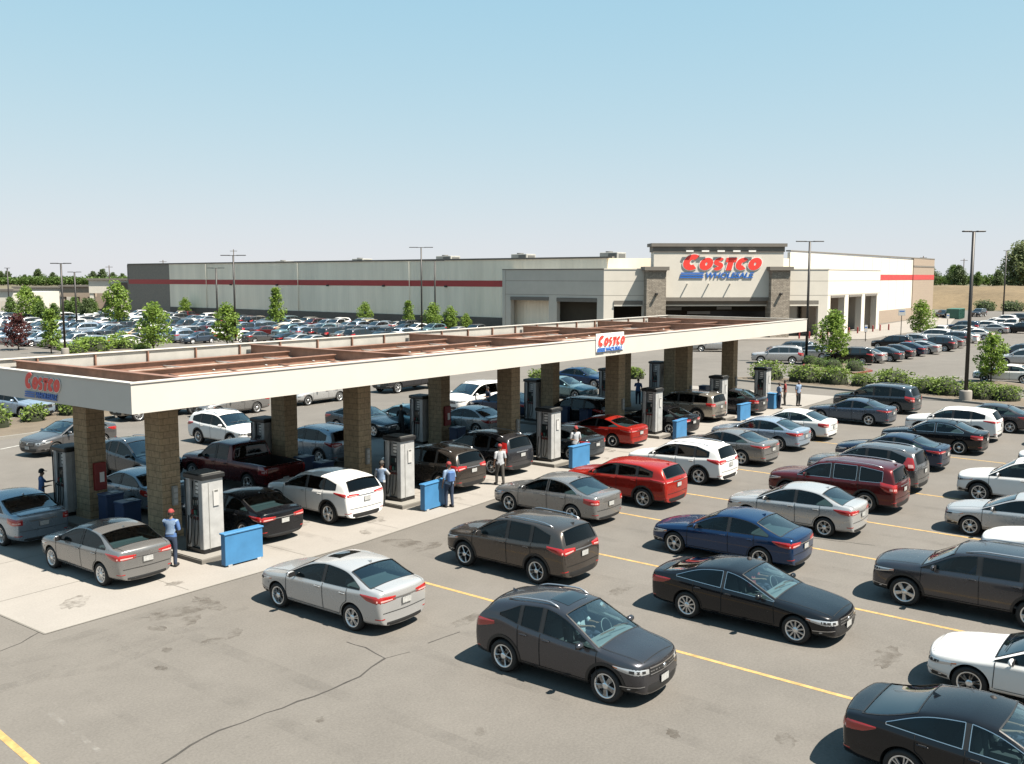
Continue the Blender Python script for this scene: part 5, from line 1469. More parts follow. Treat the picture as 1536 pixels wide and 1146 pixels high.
for (x0, x1) in ((969, 998), (1155, 1183)):
    a_, b_ = P0 + nC_ * oP + dC * su(x0, oP), P0 + nC_ * oP + dC * su(x1, oP)
    zz = zat((a_ + b_) / 2, 400)
    m = MB(); wall(m, a_, b_, 2.4, 0, zz - .5, M['ledger'], (), 1); wpart('stone_pier', m)
    m = MB(); wall(m, a_ - dC * .35 + nC_ * .35, b_ + dC * .35 + nC_ * .35, 3.1, zz - .5, zz, M['stucco_trim'], (), 1); wpart('pier_cap', m)
    c = (a_ + b_) / 2 + nC_ * .25
    m = MB(); m.box((c.x, c.y, zat(c, 441)), (.3, .5, .3), M['polebrown'], math.atan2(dC.y, dC.x), .03); wpart('wall_light', m)
m = MB()
for x in (1030, 1062, 1094):
    c = P0 + nC_ * (oE + .3) + dC * su(x, oE + .3)
    m.box((c.x, c.y, zat(c, 426)), (.14, .6, .12), M['stucco'], math.atan2(dC.y, dC.x))
wpart('sign_bracket', m)
# doors and notices deep in the porch
m = MB()
for (x0, x1, ya) in ((1062, 1108, 466),):
    a_, b_ = q0 + nC_ * .02 + dC * 15.0, q0 + nC_ * .02 + dC * 24.0
    wall(m, a_, b_, .05, 0, 3.4, M['pumpblack'], (), 1)
wpart('door', m)
m = MB()
for (x, w, py) in ((1010, 2.2, 463), (1085, 2.2, 462), (1047, 3.4, 469)):
    s_ = (on_line(q0, q1, x) - q0).dot(dC); c = q0 + dC * s_ + nC_ * .12; zz = zat(c, py)
    m.box((c.x, c.y, zz), (w, .08, .42), M['paper'], math.atan2(dC.y, dC.x))
wpart('porch_notice', m)
sw0, sw1 = su(1017, oE), su(1136, oE)
c = P0 + nC_ * (oE + .05) + dC * sw0
zl0 = zat(P0 + nC_ * oE + dC * (sw0 + sw1) / 2, 419)
logo('store_sign', (sw1 - sw0) * .955, frame((c.x, c.y, zl0), dC, nC_), 'big red and blue store lettering on the tall entrance panel', 'sign', depth=.07, sq=.80)
# rooftop plant
for (x, y, w, h, nm) in ((430, 389, 5, 1.5, 'first, farthest along the long roof'), (545, 384, 5, 1.9, 'second along the long roof, pale square one'), (673, 378, 6, 1.6, 'third, above the tall middle lamp post'), (785, 374, 5.5, 1.7, 'fourth, above the wing'), (918, 371, 5.5, 2.1, 'just beside the entrance panel'), (1233, 377, 6, 1.0, 'low one right of the entrance panel'), (1330, 381, 3.2, 1.5, 'small dark one above the sunlit wall')):
    base = Vector((XL + 4, 0, 0))
    if x < 960:
        q = on_line((XL + 5, 75), (XL + 5, 190), x)
    else: q = on_line((140, 60), (212, 62), x)
    z = max(HM - .6, 1)
    e = empty('rooftop_unit', (q.x, q.y, z)); tag(e, f'boxy pale rooftop air unit, {nm}', 'air unit', 'rooftop air units')
    top_z = (zat(q, y) - z) * .55 + .60 * .45; w *= .55
    m = MB(); m.box((0, 0, top_z / 2), (2.4, w, top_z), M['hvac'], bev=.06); m.build('casing', e)
    m = MB(); m.box((-1.22, -w * .22, top_z * .65), (.06, w * .45, top_z * .5), M['hvacdark']); m.box((0, -w / 2 - .02, top_z * .6), (1.7, .06, top_z * .5), M['hvacdark']); m.build('louvre', e)
    m = MB(); m.lathe([(.5, 0), (.55, .18), (.001, .2)], 14, M['hvacdark'], Matrix.Translation((0, w * .2, top_z))); m.build('fan', e)
# ------------------------------------------------------------------ bollards
def bollard(loc, label, group):
    e = empty('red_bollard', loc); tag(e, label, 'bollard', group)
    m = MB(); m.lathe([(.11, 0), (.11, .98), (.09, 1.06), (.001, 1.09)], 12, M['redbox']); m.build('post', e)
    m = MB(); m.lathe([(.17, 0), (.17, .04), (.115, .05)], 12, M['polebrown']); m.build('base', e)
bl = [(1312, 497), (1301, 498.5), (1290, 500), (1278, 501), (1265, 502), (1256, 504), (1245, 505.5), (1325, 496), (1233, 507), (1222, 508), (1190, 509), (1205, 509)]
for i, (x, y) in enumerate(bl):
    p = G(x, y)
    bollard((p.x, p.y - .8, .0), f'red bollard before the store front, {["seventh", "sixth", "fifth", "fourth", "third", "second", "first", "last"][i] + " along the sunlit wing" if i < 8 else ["beside the young tree", "behind the lamp post", "left end by the entrance", "next to the left end by the entrance"][i - 8]}', 'red bollards by the store')
# ------------------------------------------------------------------ lamp posts
def lamp_post(base, top_py, label, arms=1.4, th=.11, foot=True, heading=.0):
    h = zat(base, top_py)
    e = empty('lamp_post', (base[0], base[1], 0), heading); tag(e, label, 'lamp post', 'parking lot lamp posts')
    z0 = .75 if foot else 0
    m = MB(); m.tube([(0, 0, z0), (0, 0, h - .05)], [th, th * .8], 8, M['polebrown']); m.build('pole', e)
    if foot:
        m = MB(); m.lathe([(.40, 0), (.40, .72), (.36, .80), (.001, .80)], 18, M['walk']); m.build('base', e)
    for s in (-1, 1):
        m = MB(); m.box((s * arms * .62, 0, h), (arms * .72, .34, .09), M['polebrown'], bev=.03); m.box((s * arms * .2, 0, h - .02), (arms * .4, .07, .07), M['polebrown']); m.build('lamp_head', e)
fa = AZ - math.pi / 2
lamp_post(G(1448, 603), 347, 'tallest dark lamp post on a concrete base in the hedge', .75, .13, True, fa)
lamp_post(G(1209, 545), 362, 'tall lamp post in the red kerb island before the entrance', 1.35, .13, True, fa)
for (x, y, t, ar, lb) in ((633, 505, 371, 1.7, 'tall lamp post before the middle of the long shaded wall'), (653, 497, 391, 1.5, 'shorter lamp post just right of the tall middle one'), (354, 522, 383, 1.5, 'tall lamp post before the dark end of the long wall'), (327, 500, 402, 1.3, 'thin lamp post left of the one at the dark wall end'), (98, 533, 395, 1.1, 'tall lamp post on a white base beside the slim green tree'), (116, 500, 408, 1.0, 'thin distant lamp post right of the white based one'), (15, 480, 402, .5, 'dark post before the low shop at the picture edge'), (1504, 483, 376, .5, 'thin lamp post in the lot before the dry bank')):
    lamp_post(G(x, y), t, lb, ar, .12 if y > 500 else .14, y > 500, fa)
# distant utility poles
for (x, t, lb) in ((165, 398, 'distant utility pole behind the shopping strip'), (246, 390, 'distant utility pole behind the dark wall end'), (1444, 388, 'wooden utility pole among the bank trees'), (352, 374, 'thin distant mast above the long roof'), (1383, 384, 'thin distant mast above the tan wall end')):
    g = G(x, 433); h = zat(g, t)
    e = empty('utility_pole', (g.x, g.y, 0), fa); tag(e, lb, 'utility pole')
    m = MB(); m.tube([(0, 0, 0), (0, 0, h)], .28, 6, M['bark']); m.build('pole', e)
    m = MB(); m.box((0, 0, h - 1.2), (5, .3, .3), M['bark']); m.build('crossarm', e)
# small signs
for (x, y, t, w, lb) in ((1351, 506, 463, 1.0, 'white notice board on a thin post on the entrance drive'), (1298, 512, 487, .4, 'short notice post near the wing corner'), (1421, 488, 470, .5, 'thin sign post before the parked cars on the drive')):
    g = G(x, y); h = zat(g, t)
    e = empty('notice_post', g, fa); tag(e, lb, 'sign')
    m = MB(); m.tube([(0, 0, 0), (0, 0, h)], .05, 6, M['polebrown']); m.build('post', e)
    m = MB(); m.box((0, -.07, h - .5), (w, .05, .9), M['paper'], bev=.01); m.box((0, -.10, h - .35), (w * .7, .012, .14), M['bluesign']); m.build('board', e)
# ------------------------------------------------------------------ shopping strip far left
def shop(name, px0, px1, dist, top_py, depth_m, wallm, label, arcade=True, gable=False):
    a = G(px0, 415 + 8.4 * F_PX / dist); b = G(px1, 415 + 8.4 * F_PX / dist)
    ctr = (a + b) / 2; h = zat(ctr, top_py)
    d = (b - a); L = d.length; rz = math.atan2(d.y, d.x)
    e = empty(name, (ctr.x, ctr.y, 0), rz); tag(e, label, 'shop')
    n = max(2, int(L / 7))
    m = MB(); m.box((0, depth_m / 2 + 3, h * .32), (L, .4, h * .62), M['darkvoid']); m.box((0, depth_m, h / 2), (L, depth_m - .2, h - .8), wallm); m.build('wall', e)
    m = MB(); m.box((0, 1.6, h * .80), (L, 3.2, h * .40), wallm); m.build('front', e)
    m = MB(); m.box((0, 1.5, h + .18), (L + .5, 3.8, .4), M['stucco_trim']); m.build('cornice', e)
    for i in range(n + 1):
        m = MB(); m.box((-L / 2 + .5 + (L - 1.0) * i / n, .6, h * .30), (.9, .9, h * .60), wallm); m.build('pier', e)
    for i in range(n):
        m = MB(); m.box((-L / 2 + .5 + (L - 1.0) * (i + .5) / n, depth_m / 2 + 2.6, 1.5), (L / n * .6, .1, 3.0), M['farglass']); m.build('window', e)
    return e, h, L
shop('shop_building', -40, 22, 205, 436, 14, M['stucco'], 'low cream shop building at the left picture edge')
shop('shop_building', 22, 93, 235, 432, 18, M['stucco_shade'], 'shaded grey shop building with a shaded arcade, second from the picture edge')
shop('shop_building', 92, 138, 232, 430, 18, M['tan_block'], 'small tan shop building between the grey arcade and the tall cream shop')
e, h, L = shop('shop_building', 135, 215, 226, 420, 22, M['stucco'], 'tall cream shop building partly hidden behind the warehouse')
m = MB(); m.box((L * .22, -.12, h * .82), (3.2, .2, 1.6), M['polebrown'], bev=.05); m.build('sign_board', e)
# green container and post at the far end of the drive
e = empty('container', G(1433, 478), R(4)); tag(e, 'green steel container beside a dark parked car at the end of the drive', 'container')
m = MB(); m.box((0, 0, 1.05), (6, 2.4, 2.0), M['green_box'], bev=.04); m.build('body', e)
m = MB()
for i in range(18): m.box((-2.8 + i * .33, -1.22, 1.05), (.1, .05, 1.8), M['green_box'])
m.build('rib', e)
m = MB(); m.box((-3.03, 0, 1.05), (.05, 2.1, 1.8), M['green_box']); m.build('door', e)
# ================================================================== people
SKIN = pbr('skin', (.36, .20, .13), .6); HAIR = pbr('dark hair', (.025, .018, .014), .7)
CL = {}
def cloth(key):
    cols = {'lightblue': (.32, .45, .66), 'blue': (.10, .22, .52), 'white': (.66, .68, .72), 'red': (.44, .05, .05), 'jeans': (.035, .06, .12), 'black': (.018, .018, .02), 'grey': (.10, .09, .08), 'navy': (.02, .03, .07), 'tan': (.30, .22, .14), 'teal': (.08, .25, .3)}
    if key not in CL: CL[key] = pbr('cloth ' + key, cols[key], .85, noise=.2, nscale=14)
    return CL[key]
def skin_mesh(name, joints, edges, rad, mat, sub=1):
    ks = list(joints); idx = {k: i for i, k in enumerate(ks)}
    me = bpy.data.meshes.new(name); me.from_pydata([joints[k] for k in ks], [(idx[a], idx[b]) for a, b in edges], [])
    o = tmp_obj(me); md = o.modifiers.new('k', 'SKIN'); md.use_smooth_shade = True; md.branch_smoothing = .3
    for k in ks:
        v = me.skin_vertices[0].data[idx[k]]; r = rad[k]; v.radius = r if isinstance(r, tuple) else (r, r); v.use_root = (idx[k] == 0)
    raw = evaluated_mesh(o, name); bpy.data.objects.remove(o)
    b = bmesh.new(); b.from_mesh(raw)
    bmesh.ops.remove_doubles(b, verts=b.verts[:], dist=.0004)
    bmesh.ops.holes_fill(b, edges=[e for e in b.edges if len(e.link_faces) == 1], sides=0)
    bmesh.ops.recalc_face_normals(b, faces=b.faces[:]); b.to_mesh(raw); b.free()
    o = tmp_obj(raw); s = o.modifiers.new('s', 'SUBSURF'); s.levels = sub; s.render_levels = sub
    out = evaluated_mesh(o, name); bpy.data.objects.remove(o)
    out.materials.clear(); out.materials.append(mat)
    out.polygons.foreach_set('use_smooth', [True] * len(out.polygons)); return out
def person(loc, heading, label, shirt, trousers, cap=None, capcol='red', larm='down', rarm='down', step=0.0, vest=None, lean=0.0, bag=None, scale=.96, hair=True, seated=False):
    root = empty('person', loc, heading); root.scale = (scale,) * 3
    tag(root, label, 'person', 'people at the fuel station')
    J = {'pelvis': (0, 0, .95), 'waist': (.01 + lean * .2, 0, 1.10), 'chest': (.01 + lean * .6, 0, 1.25), 'upper': (lean * .85, 0, 1.375), 'neck': (.0 + lean, 0, 1.475), 'jaw': (.035 + lean, 0, 1.57), 'crown': (.02 + lean, 0, 1.685)}
    Rr = {'pelvis': (.145, .112), 'waist': (.140, .105), 'chest': (.160, .115), 'upper': (.125, .100), 'neck': .052, 'jaw': (.066, .078), 'crown': (.066, .080)}
    E = [('pelvis', 'waist'), ('waist', 'chest'), ('chest', 'upper'), ('upper', 'neck'), ('neck', 'jaw'), ('jaw', 'crown')]
    J['nose'] = (.125 + lean, 0, 1.595); Rr['nose'] = .014; E.append(('jaw', 'nose'))
    for s, n in ((1, 'l'), (-1, 'r')):
        st = step * s
        J['hip' + n] = (0, s * .092, .90); J['knee' + n] = (.03 + st * .6, s * .105, .50); J['ankle' + n] = (-.01 + st, s * .11, .085 + max(0, -st) * .15); J['toe' + n] = (.15 + st, s * .125, .035 + max(0, -st) * .02)
        Rr.update({'hip' + n: .095, 'knee' + n: .060, 'ankle' + n: .042, 'toe' + n: (.042, .030)})
        E += [('pelvis', 'hip' + n), ('hip' + n, 'knee' + n), ('knee' + n, 'ankle' + n), ('ankle' + n, 'toe' + n)]
        mode = larm if s > 0 else rarm
        sh = Vector((lean * .8, s * .185, 1.405))
        if mode == 'reach': el, wr = sh + Vector((.18, s * .05, -.20)), sh + Vector((.42, s * -.02, -.16))
        elif mode == 'up': el, wr = sh + Vector((.16, s * .05, -.20)), sh + Vector((.24, -s * .06, .06))
        elif mode == 'bent': el, wr = sh + Vector((-.02, s * .07, -.28)), sh + Vector((.20, -s * .04, -.27))
        elif mode == 'hip': el, wr = sh + Vector((-.10, s * .17, -.24)), sh + Vector((.02, s * .02, -.42))
        else: el, wr = sh + Vector((-.02, s * .055, -.28)), sh + Vector((.06, s * .07, -.52))
        J['sh' + n], J['el' + n], J['wr' + n] = tuple(sh), tuple(el), tuple(wr)
        Rr.update({'sh' + n: .056, 'el' + n: .040, 'wr' + n: .029})
        J['cl' + n] = (lean * .8, s * .12, 1.395); Rr['cl' + n] = .068
        E += [('upper', 'cl' + n), ('cl' + n, 'sh' + n), ('sh' + n, 'el' + n), ('el' + n, 'wr' + n)]
        d = (wr - el).normalized(); sd = Vector((0, 1, 0)) if abs(d.x) > .5 else Vector((1, 0, 0)); sd = (sd - d * sd.dot(d)).normalized(); cu = d.cross(sd) * s
        pm = wr + d * .075; J['palm' + n] = tuple(pm); Rr['palm' + n] = (.036, .018); E.append(('wr' + n, 'palm' + n))
        for f, (o_, ln) in enumerate(((-.027, .068), (-.009, .078), (.010, .072), (.027, .056))):
            b = pm + sd * o_ + d * .012; t1 = b + d * ln * .55 + cu * .008; t2 = t1 + d * ln * .40 + cu * .026
            for q, (nm, pt, r) in enumerate((('k', b, .0095), ('m', t1, .0085), ('t', t2, .007))):
                J[f'{nm}{f}{n}'] = tuple(pt); Rr[f'{nm}{f}{n}'] = r
            E += [('palm' + n, f'k{f}{n}'), (f'k{f}{n}', f'm{f}{n}'), (f'm{f}{n}', f't{f}{n}')]
        b = wr + d * .03 - sd * .03; t1 = b - sd * .028 + d * .03; t2 = t1 + d * .028 + cu * .012
        for nm, pt, r in (('th0', b, .011), ('th1', t1, .010), ('th2', t2, .008)): J[nm + n] = tuple(pt); Rr[nm + n] = r
        E += [('wr' + n, 'th0' + n), ('th0' + n, 'th1' + n), ('th1' + n, 'th2' + n)]
    if seated:
        for s, n in ((1, 'l'), (-1, 'r')):
            J['knee' + n] = (.44, s * .14, .99); J['ankle' + n] = (.76, s * .14, .66); J['toe' + n] = (.90, s * .15, .66)
    bme = skin_mesh('body', J, E, Rr, SKIN)
    bones = []
    for a, b in E:
        if a[:2] in ('th', 'k0', 'k1', 'k2', 'k3', 'm0', 'm1', 'm2', 'm3') or a.startswith('palm') or b.startswith('th'): kind = 'hand'
        elif a.startswith('wr') or b.startswith('palm'): kind = 'hand'
        elif a.startswith('el'): kind = 'forearm'
        elif a.startswith('sh'): kind = 'sleeve'
        elif a.startswith('cl') or b.startswith('cl'): kind = 'torso'
        elif a in ('neck', 'jaw'): kind = 'head'
        elif a == 'pelvis' and b == 'waist': kind = 'waist'
        elif a in ('waist', 'chest', 'upper'): kind = 'torso'
        elif a.startswith('ankle'): kind = 'foot'
        else: kind = 'leg'
        bones.append((Vector(J[a]), Vector(J[b]), kind))
    def kind_at(p):
        best = (9, 'torso', 0)
        for a, b, k in bones:
            d = b - a; t = max(0, min(1, (p - a).dot(d) / max(d.length_squared, 1e-9)))
            q = (p - a - d * t).length
            if k in ('hand', 'forearm') and q > .048: continue
            if q < best[0]: best = (q, k, t)
        return best[1:]
    for v in bme.vertices:
        if .86 < v.co.z < 1.46 and kind_at(v.co)[0] in ('torso', 'waist', 'leg'):
            cx_ = lean * max(0, (v.co.z - .95) / .5)
            v.co.x = cx_ + (v.co.x - cx_) * .90; v.co.y *= 1.10
    bme.update()
    mobj('body', bme, root)
    def garment(name, test, mat, off):
        vs = {}; pts = []; fs = []
        for p in bme.polygons:
            c = Vector(p.center); k, t = kind_at(c)
            if not test(k, t, c): continue
            ids = []
            for i in p.vertices:
                if i not in vs:
                    vs[i] = len(pts); v = bme.vertices[i]; pts.append(v.co + v.normal * off)
                ids.append(vs[i])
            fs.append(ids)
        me = bpy.data.meshes.new(name); me.from_pydata([tuple(q) for q in pts], [], fs); me.materials.append(mat)
        me.polygons.foreach_set('use_smooth', [True] * len(fs)); me.update()
        return mobj(name, me, root)
    garment('shirt', lambda k, t, c: (k in ('torso', 'waist') and c.z < 1.475 and c.z > .93) or (k == 'sleeve' and t < .9) or (k == 'leg' and c.z > .93 and c.x < .1), cloth(shirt), .020)
    garment('trousers', lambda k, t, c: (k == 'leg' and (c.z < .96 or c.x > .08)) or (k == 'waist' and c.z < .97) or (k == 'foot' and c.z > .10), cloth(trousers), .017)
    if vest: garment('vest', lambda k, t, c: k in ('torso', 'waist') and .93 < c.z < 1.44, cloth(vest), .028)
    f = MB()
    for s in (1, -1):
        f.lathe([(.011, -.004), (.013, 0), (.0, .008)], 8, M['black'], Matrix.Translation((.094 + lean, s * .032, 1.625)) @ Matrix.Rotation(R(90), 4, 'Y'))
        f.lathe([(.022, -.012), (.024, 0), (.0, .01)], 8, SKIN, Matrix.Translation((.022 + lean, s * .078, 1.60)) @ Matrix.Rotation(-s * R(90), 4, 'X'))
    f.box((.098 + lean, 0, 1.548), (.012, .045, .010), cloth('red')); f.build('face', root)
    for n in 'lr':
        a, t = Vector(J['ankle' + n]), Vector(J['toe' + n])
        m = MB(); c = (a + t) / 2 + Vector((.0, 0, -.02)); m.box((c.x, c.y, max(.045, c.z)), (.27, .095, .085), cloth('black'), bev=.03); m.build('shoe', root)
    hd = Vector((.02 + lean, 0, 1.64))
    if hair:
        m = MB(); rows = []
        for i in range(7):
            a = R(-8) + R(98) * i / 6
            rows.append([(hd.x - .012 + .098 * math.cos(a) * math.cos(b) * (1 if math.cos(b) < .3 else .78), hd.y + .086 * math.cos(a) * math.sin(b), hd.z + .02 + .105 * math.sin(a) - (.03 if math.cos(b) < 0 and i == 0 else 0)) for b in [2 * math.pi * k / 16 for k in range(17)]])
        m.grid(rows, HAIR, True); m.build('hair', root)
    if cap:
        m = MB(); rows = []
        for i in range(6):
            a = R(90) * i / 5
            rows.append([(hd.x + .108 * math.cos(a) * math.cos(b), hd.y + .096 * math.cos(a) * math.sin(b), hd.z + .035 + .105 * math.sin(a)) for b in [2 * math.pi * k / 16 for k in range(17)]])
        m.grid(rows, cloth(capcol), True)
        m.add([(hd.x + x, hd.y + y, hd.z + z) for x, y, z in ((.08, -.075, .04), (.17, -.05, .022), (.19, 0, .02), (.17, .05, .022), (.08, .075, .04), (.08, -.075, .03), (.17, -.05, .012), (.19, 0, .01), (.17, .05, .012), (.08, .075, .03))], [(0, 1, 2, 3, 4), (9, 8, 7, 6, 5), (0, 5, 6, 1), (1, 6, 7, 2), (2, 7, 8, 3), (3, 8, 9, 4)], cloth(capcol))
        m.build('cap', root)
    if bag:
        m = MB(); m.box((-.17 + lean * .5, 0, 1.22), (.16, .28, .40), cloth(bag), bev=.05); m.build('backpack', root)
    return root
H = R
person(G(258, 850), H(35), 'person in a red cap, pale blue vest, blue sleeves and jeans at the first pump', 'blue', 'jeans', True, 'red', 'up', 'bent', vest='lightblue', lean=.05)
person(G(64, 774), H(-15), 'person in a dark cap and blue shirt reaching to the first far pump', 'blue', 'navy', True, 'black', 'reach', 'bent', lean=.02)
person(G(572, 759), H(15), 'person in a pale cap and white shirt using the second pump beside the white crossover', 'white', 'black', True, 'grey', 'bent', 'reach', lean=.04, vest='lightblue')
person(G(674, 761), H(70), 'person in a red bandana, light blue shirt and jeans standing before the blue barrier', 'lightblue', 'jeans', True, 'red', 'down', 'down', .04, bag='blue')
person(G(750, 728), H(60), 'person in a red cap, white shirt and dark trousers walking behind the maroon crossover', 'white', 'grey', True, 'red', 'down', 'down', .13)
person(G(863, 694), H(-120), 'person in a red cap and white shirt with folded arms beside the third pump', 'white', 'jeans', True, 'red', 'bent', 'bent', 0)
person(G(1168, 613), H(-40), 'person in a pale blue shirt standing nearest the last pump by a small blue bin', 'lightblue', 'navy', False, 'red', 'bent', 'down')
person(G(1177, 608), H(120), 'person in a red shirt half hidden behind the pale blue shirted one', 'red', 'grey', False, 'red', 'down', 'bent')
person(G(1197, 609), H(-110), 'person in a blue shirt and black trousers standing alone with a hand on the hip', 'lightblue', 'black', False, 'red', 'hip', 'down')
person(G(602, 655), H(10), 'dark clothed person standing by the far pump of the third island', 'black', 'black', True, 'black', 'bent', 'reach')
person(G(957, 606), H(30), 'person in a blue shirt at the far pump of the fifth island', 'blue', 'navy', False, 'red', 'reach', 'down')
person(G(732, 621), H(160), 'dark clothed person beside the white minivan seen under the canopy', 'navy', 'black', False, 'red', 'bent', 'bent')
person(G(116, 507), H(20), 'person in a white top walking across the far car park by the slim tree', 'white', 'black', False, 'red', 'down', 'down', .2)
person(G(1146, 607), H(200), 'person in dark red between the last pump and the blue bin', 'red', 'black', False, 'red', 'bent', 'down')
e = empty('waste_bin', G(1158, 613), ANG); tag(e, 'small blue bin beside the people at the last pump', 'bin')
m = MB(); m.box((0, 0, .48), (.55, .5, .95), M['bluebox'], bev=.03); m.build('body', e)
m = MB(); m.box((0, 0, .99), (.6, .55, .06), M['bluebox'], bev=.02); m.build('lid', e)
# ================================================================== the cars
def by_wheel(key, which, pxy, heading, off_deg=0.0):
    """centre of a car whose camera-side front or rear wheel touches the ground at a photo position"""
    sp = SPEC[key]; p = G(*pxy); h = heading
    f = Vector((math.cos(h), math.sin(h), 0)); l = Vector((-f.y, f.x, 0))
    side = 1 if l.dot(CAM - p) > 0 else -1
    dx = sp['L'] / 2 - (sp['tf'] if which == 'f' else sp['tr'])
    c = p - f * dx - l * side * (sp['W'] / 2 - .05)
    return (c.x, c.y, .0)
N_, S_ = R(90), R(-90)
QG = 'cars waiting in the fuel queue'
crng = random.Random(5)
def car(key, col, which, pxy, heading, label, cat='car', group=QG, sun=False, rz=0, z=0, name=None, rim=None):
    loc = by_wheel(key, which, pxy, heading)
    nm = name or {'pickup': 'pickup_truck', 'minivan': 'minivan', 'suv': 'crossover_car', 'crossover': 'crossover_car', 'wagon': 'crossover_car'}.get(key.split('_')[0], 'sedan_car')
    ct = cat if cat != 'car' else {'pickup': 'pickup truck', 'minivan': 'minivan', 'suv': 'SUV', 'crossover': 'SUV', 'wagon': 'SUV'}.get(key.split('_')[0], 'car')
    if rim is None: rim = crng.choice((0, 1, 2, 3))
    s = crng.uniform(.985, 1.02)
    return place_model(key, col, (loc[0], loc[1], z), heading + R(rz + crng.uniform(-1.2, 1.2)), label, ct, group, sun, nm, rim, (crng.uniform(.985, 1.015), 1, s))
car('compact', 'silver', 'r', (527, 946), N_, 'silver sedan with a sunroof, alone at the head of the lane nearest the pumps', sun=True)
car('crossover', 'charcoal', 'f', (907, 1055), S_, 'charcoal crossover with sunroof facing the lower right corner, front and centre of the queue', sun=True, rim=3)
car('suv', 'brown_grey', 'f', (696, 849), N_, 'brown grey SUV with silver roof rails directly behind the charcoal crossover')
car('fastback', 'black', 'f', (1193, 966), S_, 'black sedan with bright window trim facing the camera side, next lane beyond the charcoal crossover')
car('sedan_tall', 'mid_grey', 'f', (763, 768), N_, 'grey sedan behind the brown grey SUV, nose at the concrete apron')
car('suv_sport', 'red', 'r', (963, 762), N_, 'bright red SUV between the grey sedan and the white SUV')
car('suv', 'white', 'r', (1048, 727), N_, 'white SUV with roof rails just beyond the bright red SUV')
car('fastback_plain', 'mid_grey', 'r', (1112, 698), N_, 'grey sedan just beyond the white SUV next to the red one')
car('sedan', 'light_blue', 'r', (1167, 676), N_, 'light blue sedan between a grey and a white sedan')
car('sedan_tall', 'white', 'r', (1212, 661), N_, 'white sedan beside the standing people at the last pump')
car('fastback_plain', 'slate', 'r', (1303, 639), N_, 'dark slate blue sedan before the dark minivan near the hedge')
car('minivan', 'dark_slate', 'r', (1342, 621), N_, 'dark minivan closest to the hedge, behind the slate blue sedan')
car('sedan', 'blue', 'f', (1010, 830), N_, 'deep blue sedan right behind the roof of the black sedan')
car('compact', 'silver', 'r', (1236, 806), N_, 'silver sedan between the deep blue sedan and the maroon SUV')
car('wagon', 'maroon', 'r', (1298, 769), N_, 'maroon three row SUV with roof rails in mid queue')
car('suv_tall', 'grey', 'r', (1337, 739), N_, 'grey SUV with tall red tail lamps hidden half behind the maroon SUV')
car('fastback_plain', 'navy', 'r', (1373, 706), N_, 'navy fastback sedan beyond the grey SUV with tall tail lamps')
car('sedan_tall', 'black', 'r', (1437, 682), N_, 'black sedan before the white SUV near the hedge')
car('suv_sport', 'white', 'r', (1462, 663), N_, 'white SUV with roof rails beyond the black sedan near the hedge')
car('sedan', 'charcoal', 'r', (1514, 650), N_, 'charcoal sedan at the right picture edge beside the hedge, behind a white SUV')
car('wagon_low', 'charcoal', 'f', (1356, 908), N_, 'dark grey SUV facing left, cut by the right picture edge')
car('sedan', 'white', 'f', (1450, 1047), N_, 'white sedan nose in the lower right, above the black sedan roof')
car('fastback', 'black', 'r', (1352, 1183), S_, 'black sedan filling the lower right corner, seen from behind and above')
car('suv_tall', 'white', 'f', (1467, 753), N_, 'white SUV facing left above the silver sedan at the right edge')
car('compact_low', 'silver', 'f', (1454, 803), N_, 'silver older sedan facing left at the right picture edge')
car('sedan', 'white', 'f', (1512, 852), N_, 'white sedan whose bonnet shows above the dark grey SUV roof')
car('suv', 'white', 'f', (1556, 716), N_, 'white SUV nose cut off by the right picture edge above the other white SUV')
car('compact', 'charcoal', 'f', (1572, 672), N_, 'dark sedan nose just showing at the right picture edge below the hedge')
def driver(root, shirt, label, cap=False):
    h = root.rotation_euler.z; f = Vector((math.cos(h), math.sin(h), 0)); l = Vector((-f.y, f.x, 0))
    p = root.location + f * root['seat_x'] + l * root['seat_y']
    person((p.x, p.y, root['seat_z'] - .90 * .88), h, label, shirt, 'navy', cap, 'red', 'reach', 'reach', lean=-.10, scale=.88, seated=True)
byl = lambda t: next(o for o in bpy.data.objects if o.get('label', '').startswith(t))
driver(byl('charcoal crossover with sunroof'), 'white', 'person in a white top driving the charcoal crossover at the front of the queue')
driver(byl('black sedan with bright window trim'), 'red', 'person in a red top driving the black sedan with bright window trim')
driver(byl('dark grey SUV facing left'), 'blue', 'person in a blue top driving the dark grey SUV at the picture edge')
driver(byl('brown grey SUV with silver'), 'lightblue', 'person in a pale blue top driving the brown grey SUV behind the crossover')
driver(byl('deep blue sedan'), 'tan', 'person in a tan top driving the deep blue sedan')
driver(byl('silver sedan with a sunroof'), 'teal', 'person in a teal top driving the silver sunroof sedan by the apron')
driver(byl('black sedan filling'), 'white', 'person in a white top driving the black sedan in the lower corner')
PG = 'cars at the pumps under the canopy'
def pcar(*a, **k): return car(*a, group=PG, **k)
pcar('sedan_tall', 'bluegrey', 'r', (4, 819), N_, 'light blue grey sedan cut by the left picture edge outside the first island')
pcar('compact', 'mid_grey', 'r', (152, 879), N_, 'grey sedan at the first pump, nearest car under the canopy')
pcar('compact_low', 'bluegrey', 'r', (204, 772), N_, 'pale sedan seen between the two columns of the first island')
pcar('crossover', 'dark_slate', 'f', (207, 725), S_, 'dark blue SUV facing the camera behind the pale sedan of the first island')
pcar('pickup', 'maroon', 'r', (372, 742), N_, 'dark red pickup truck in the shade between the first two islands')
pcar('sedan', 'black', 'r', (366, 813), N_, 'black sedan with red lamps right of the first pump')
pcar('suv_sport', 'white', 'r', (493, 786), N_, 'white crossover in the sun beside the second pump')
pcar('suv', 'bluegrey', 'r', (480, 699), N_, 'blue grey SUV in the shade behind the white crossover')
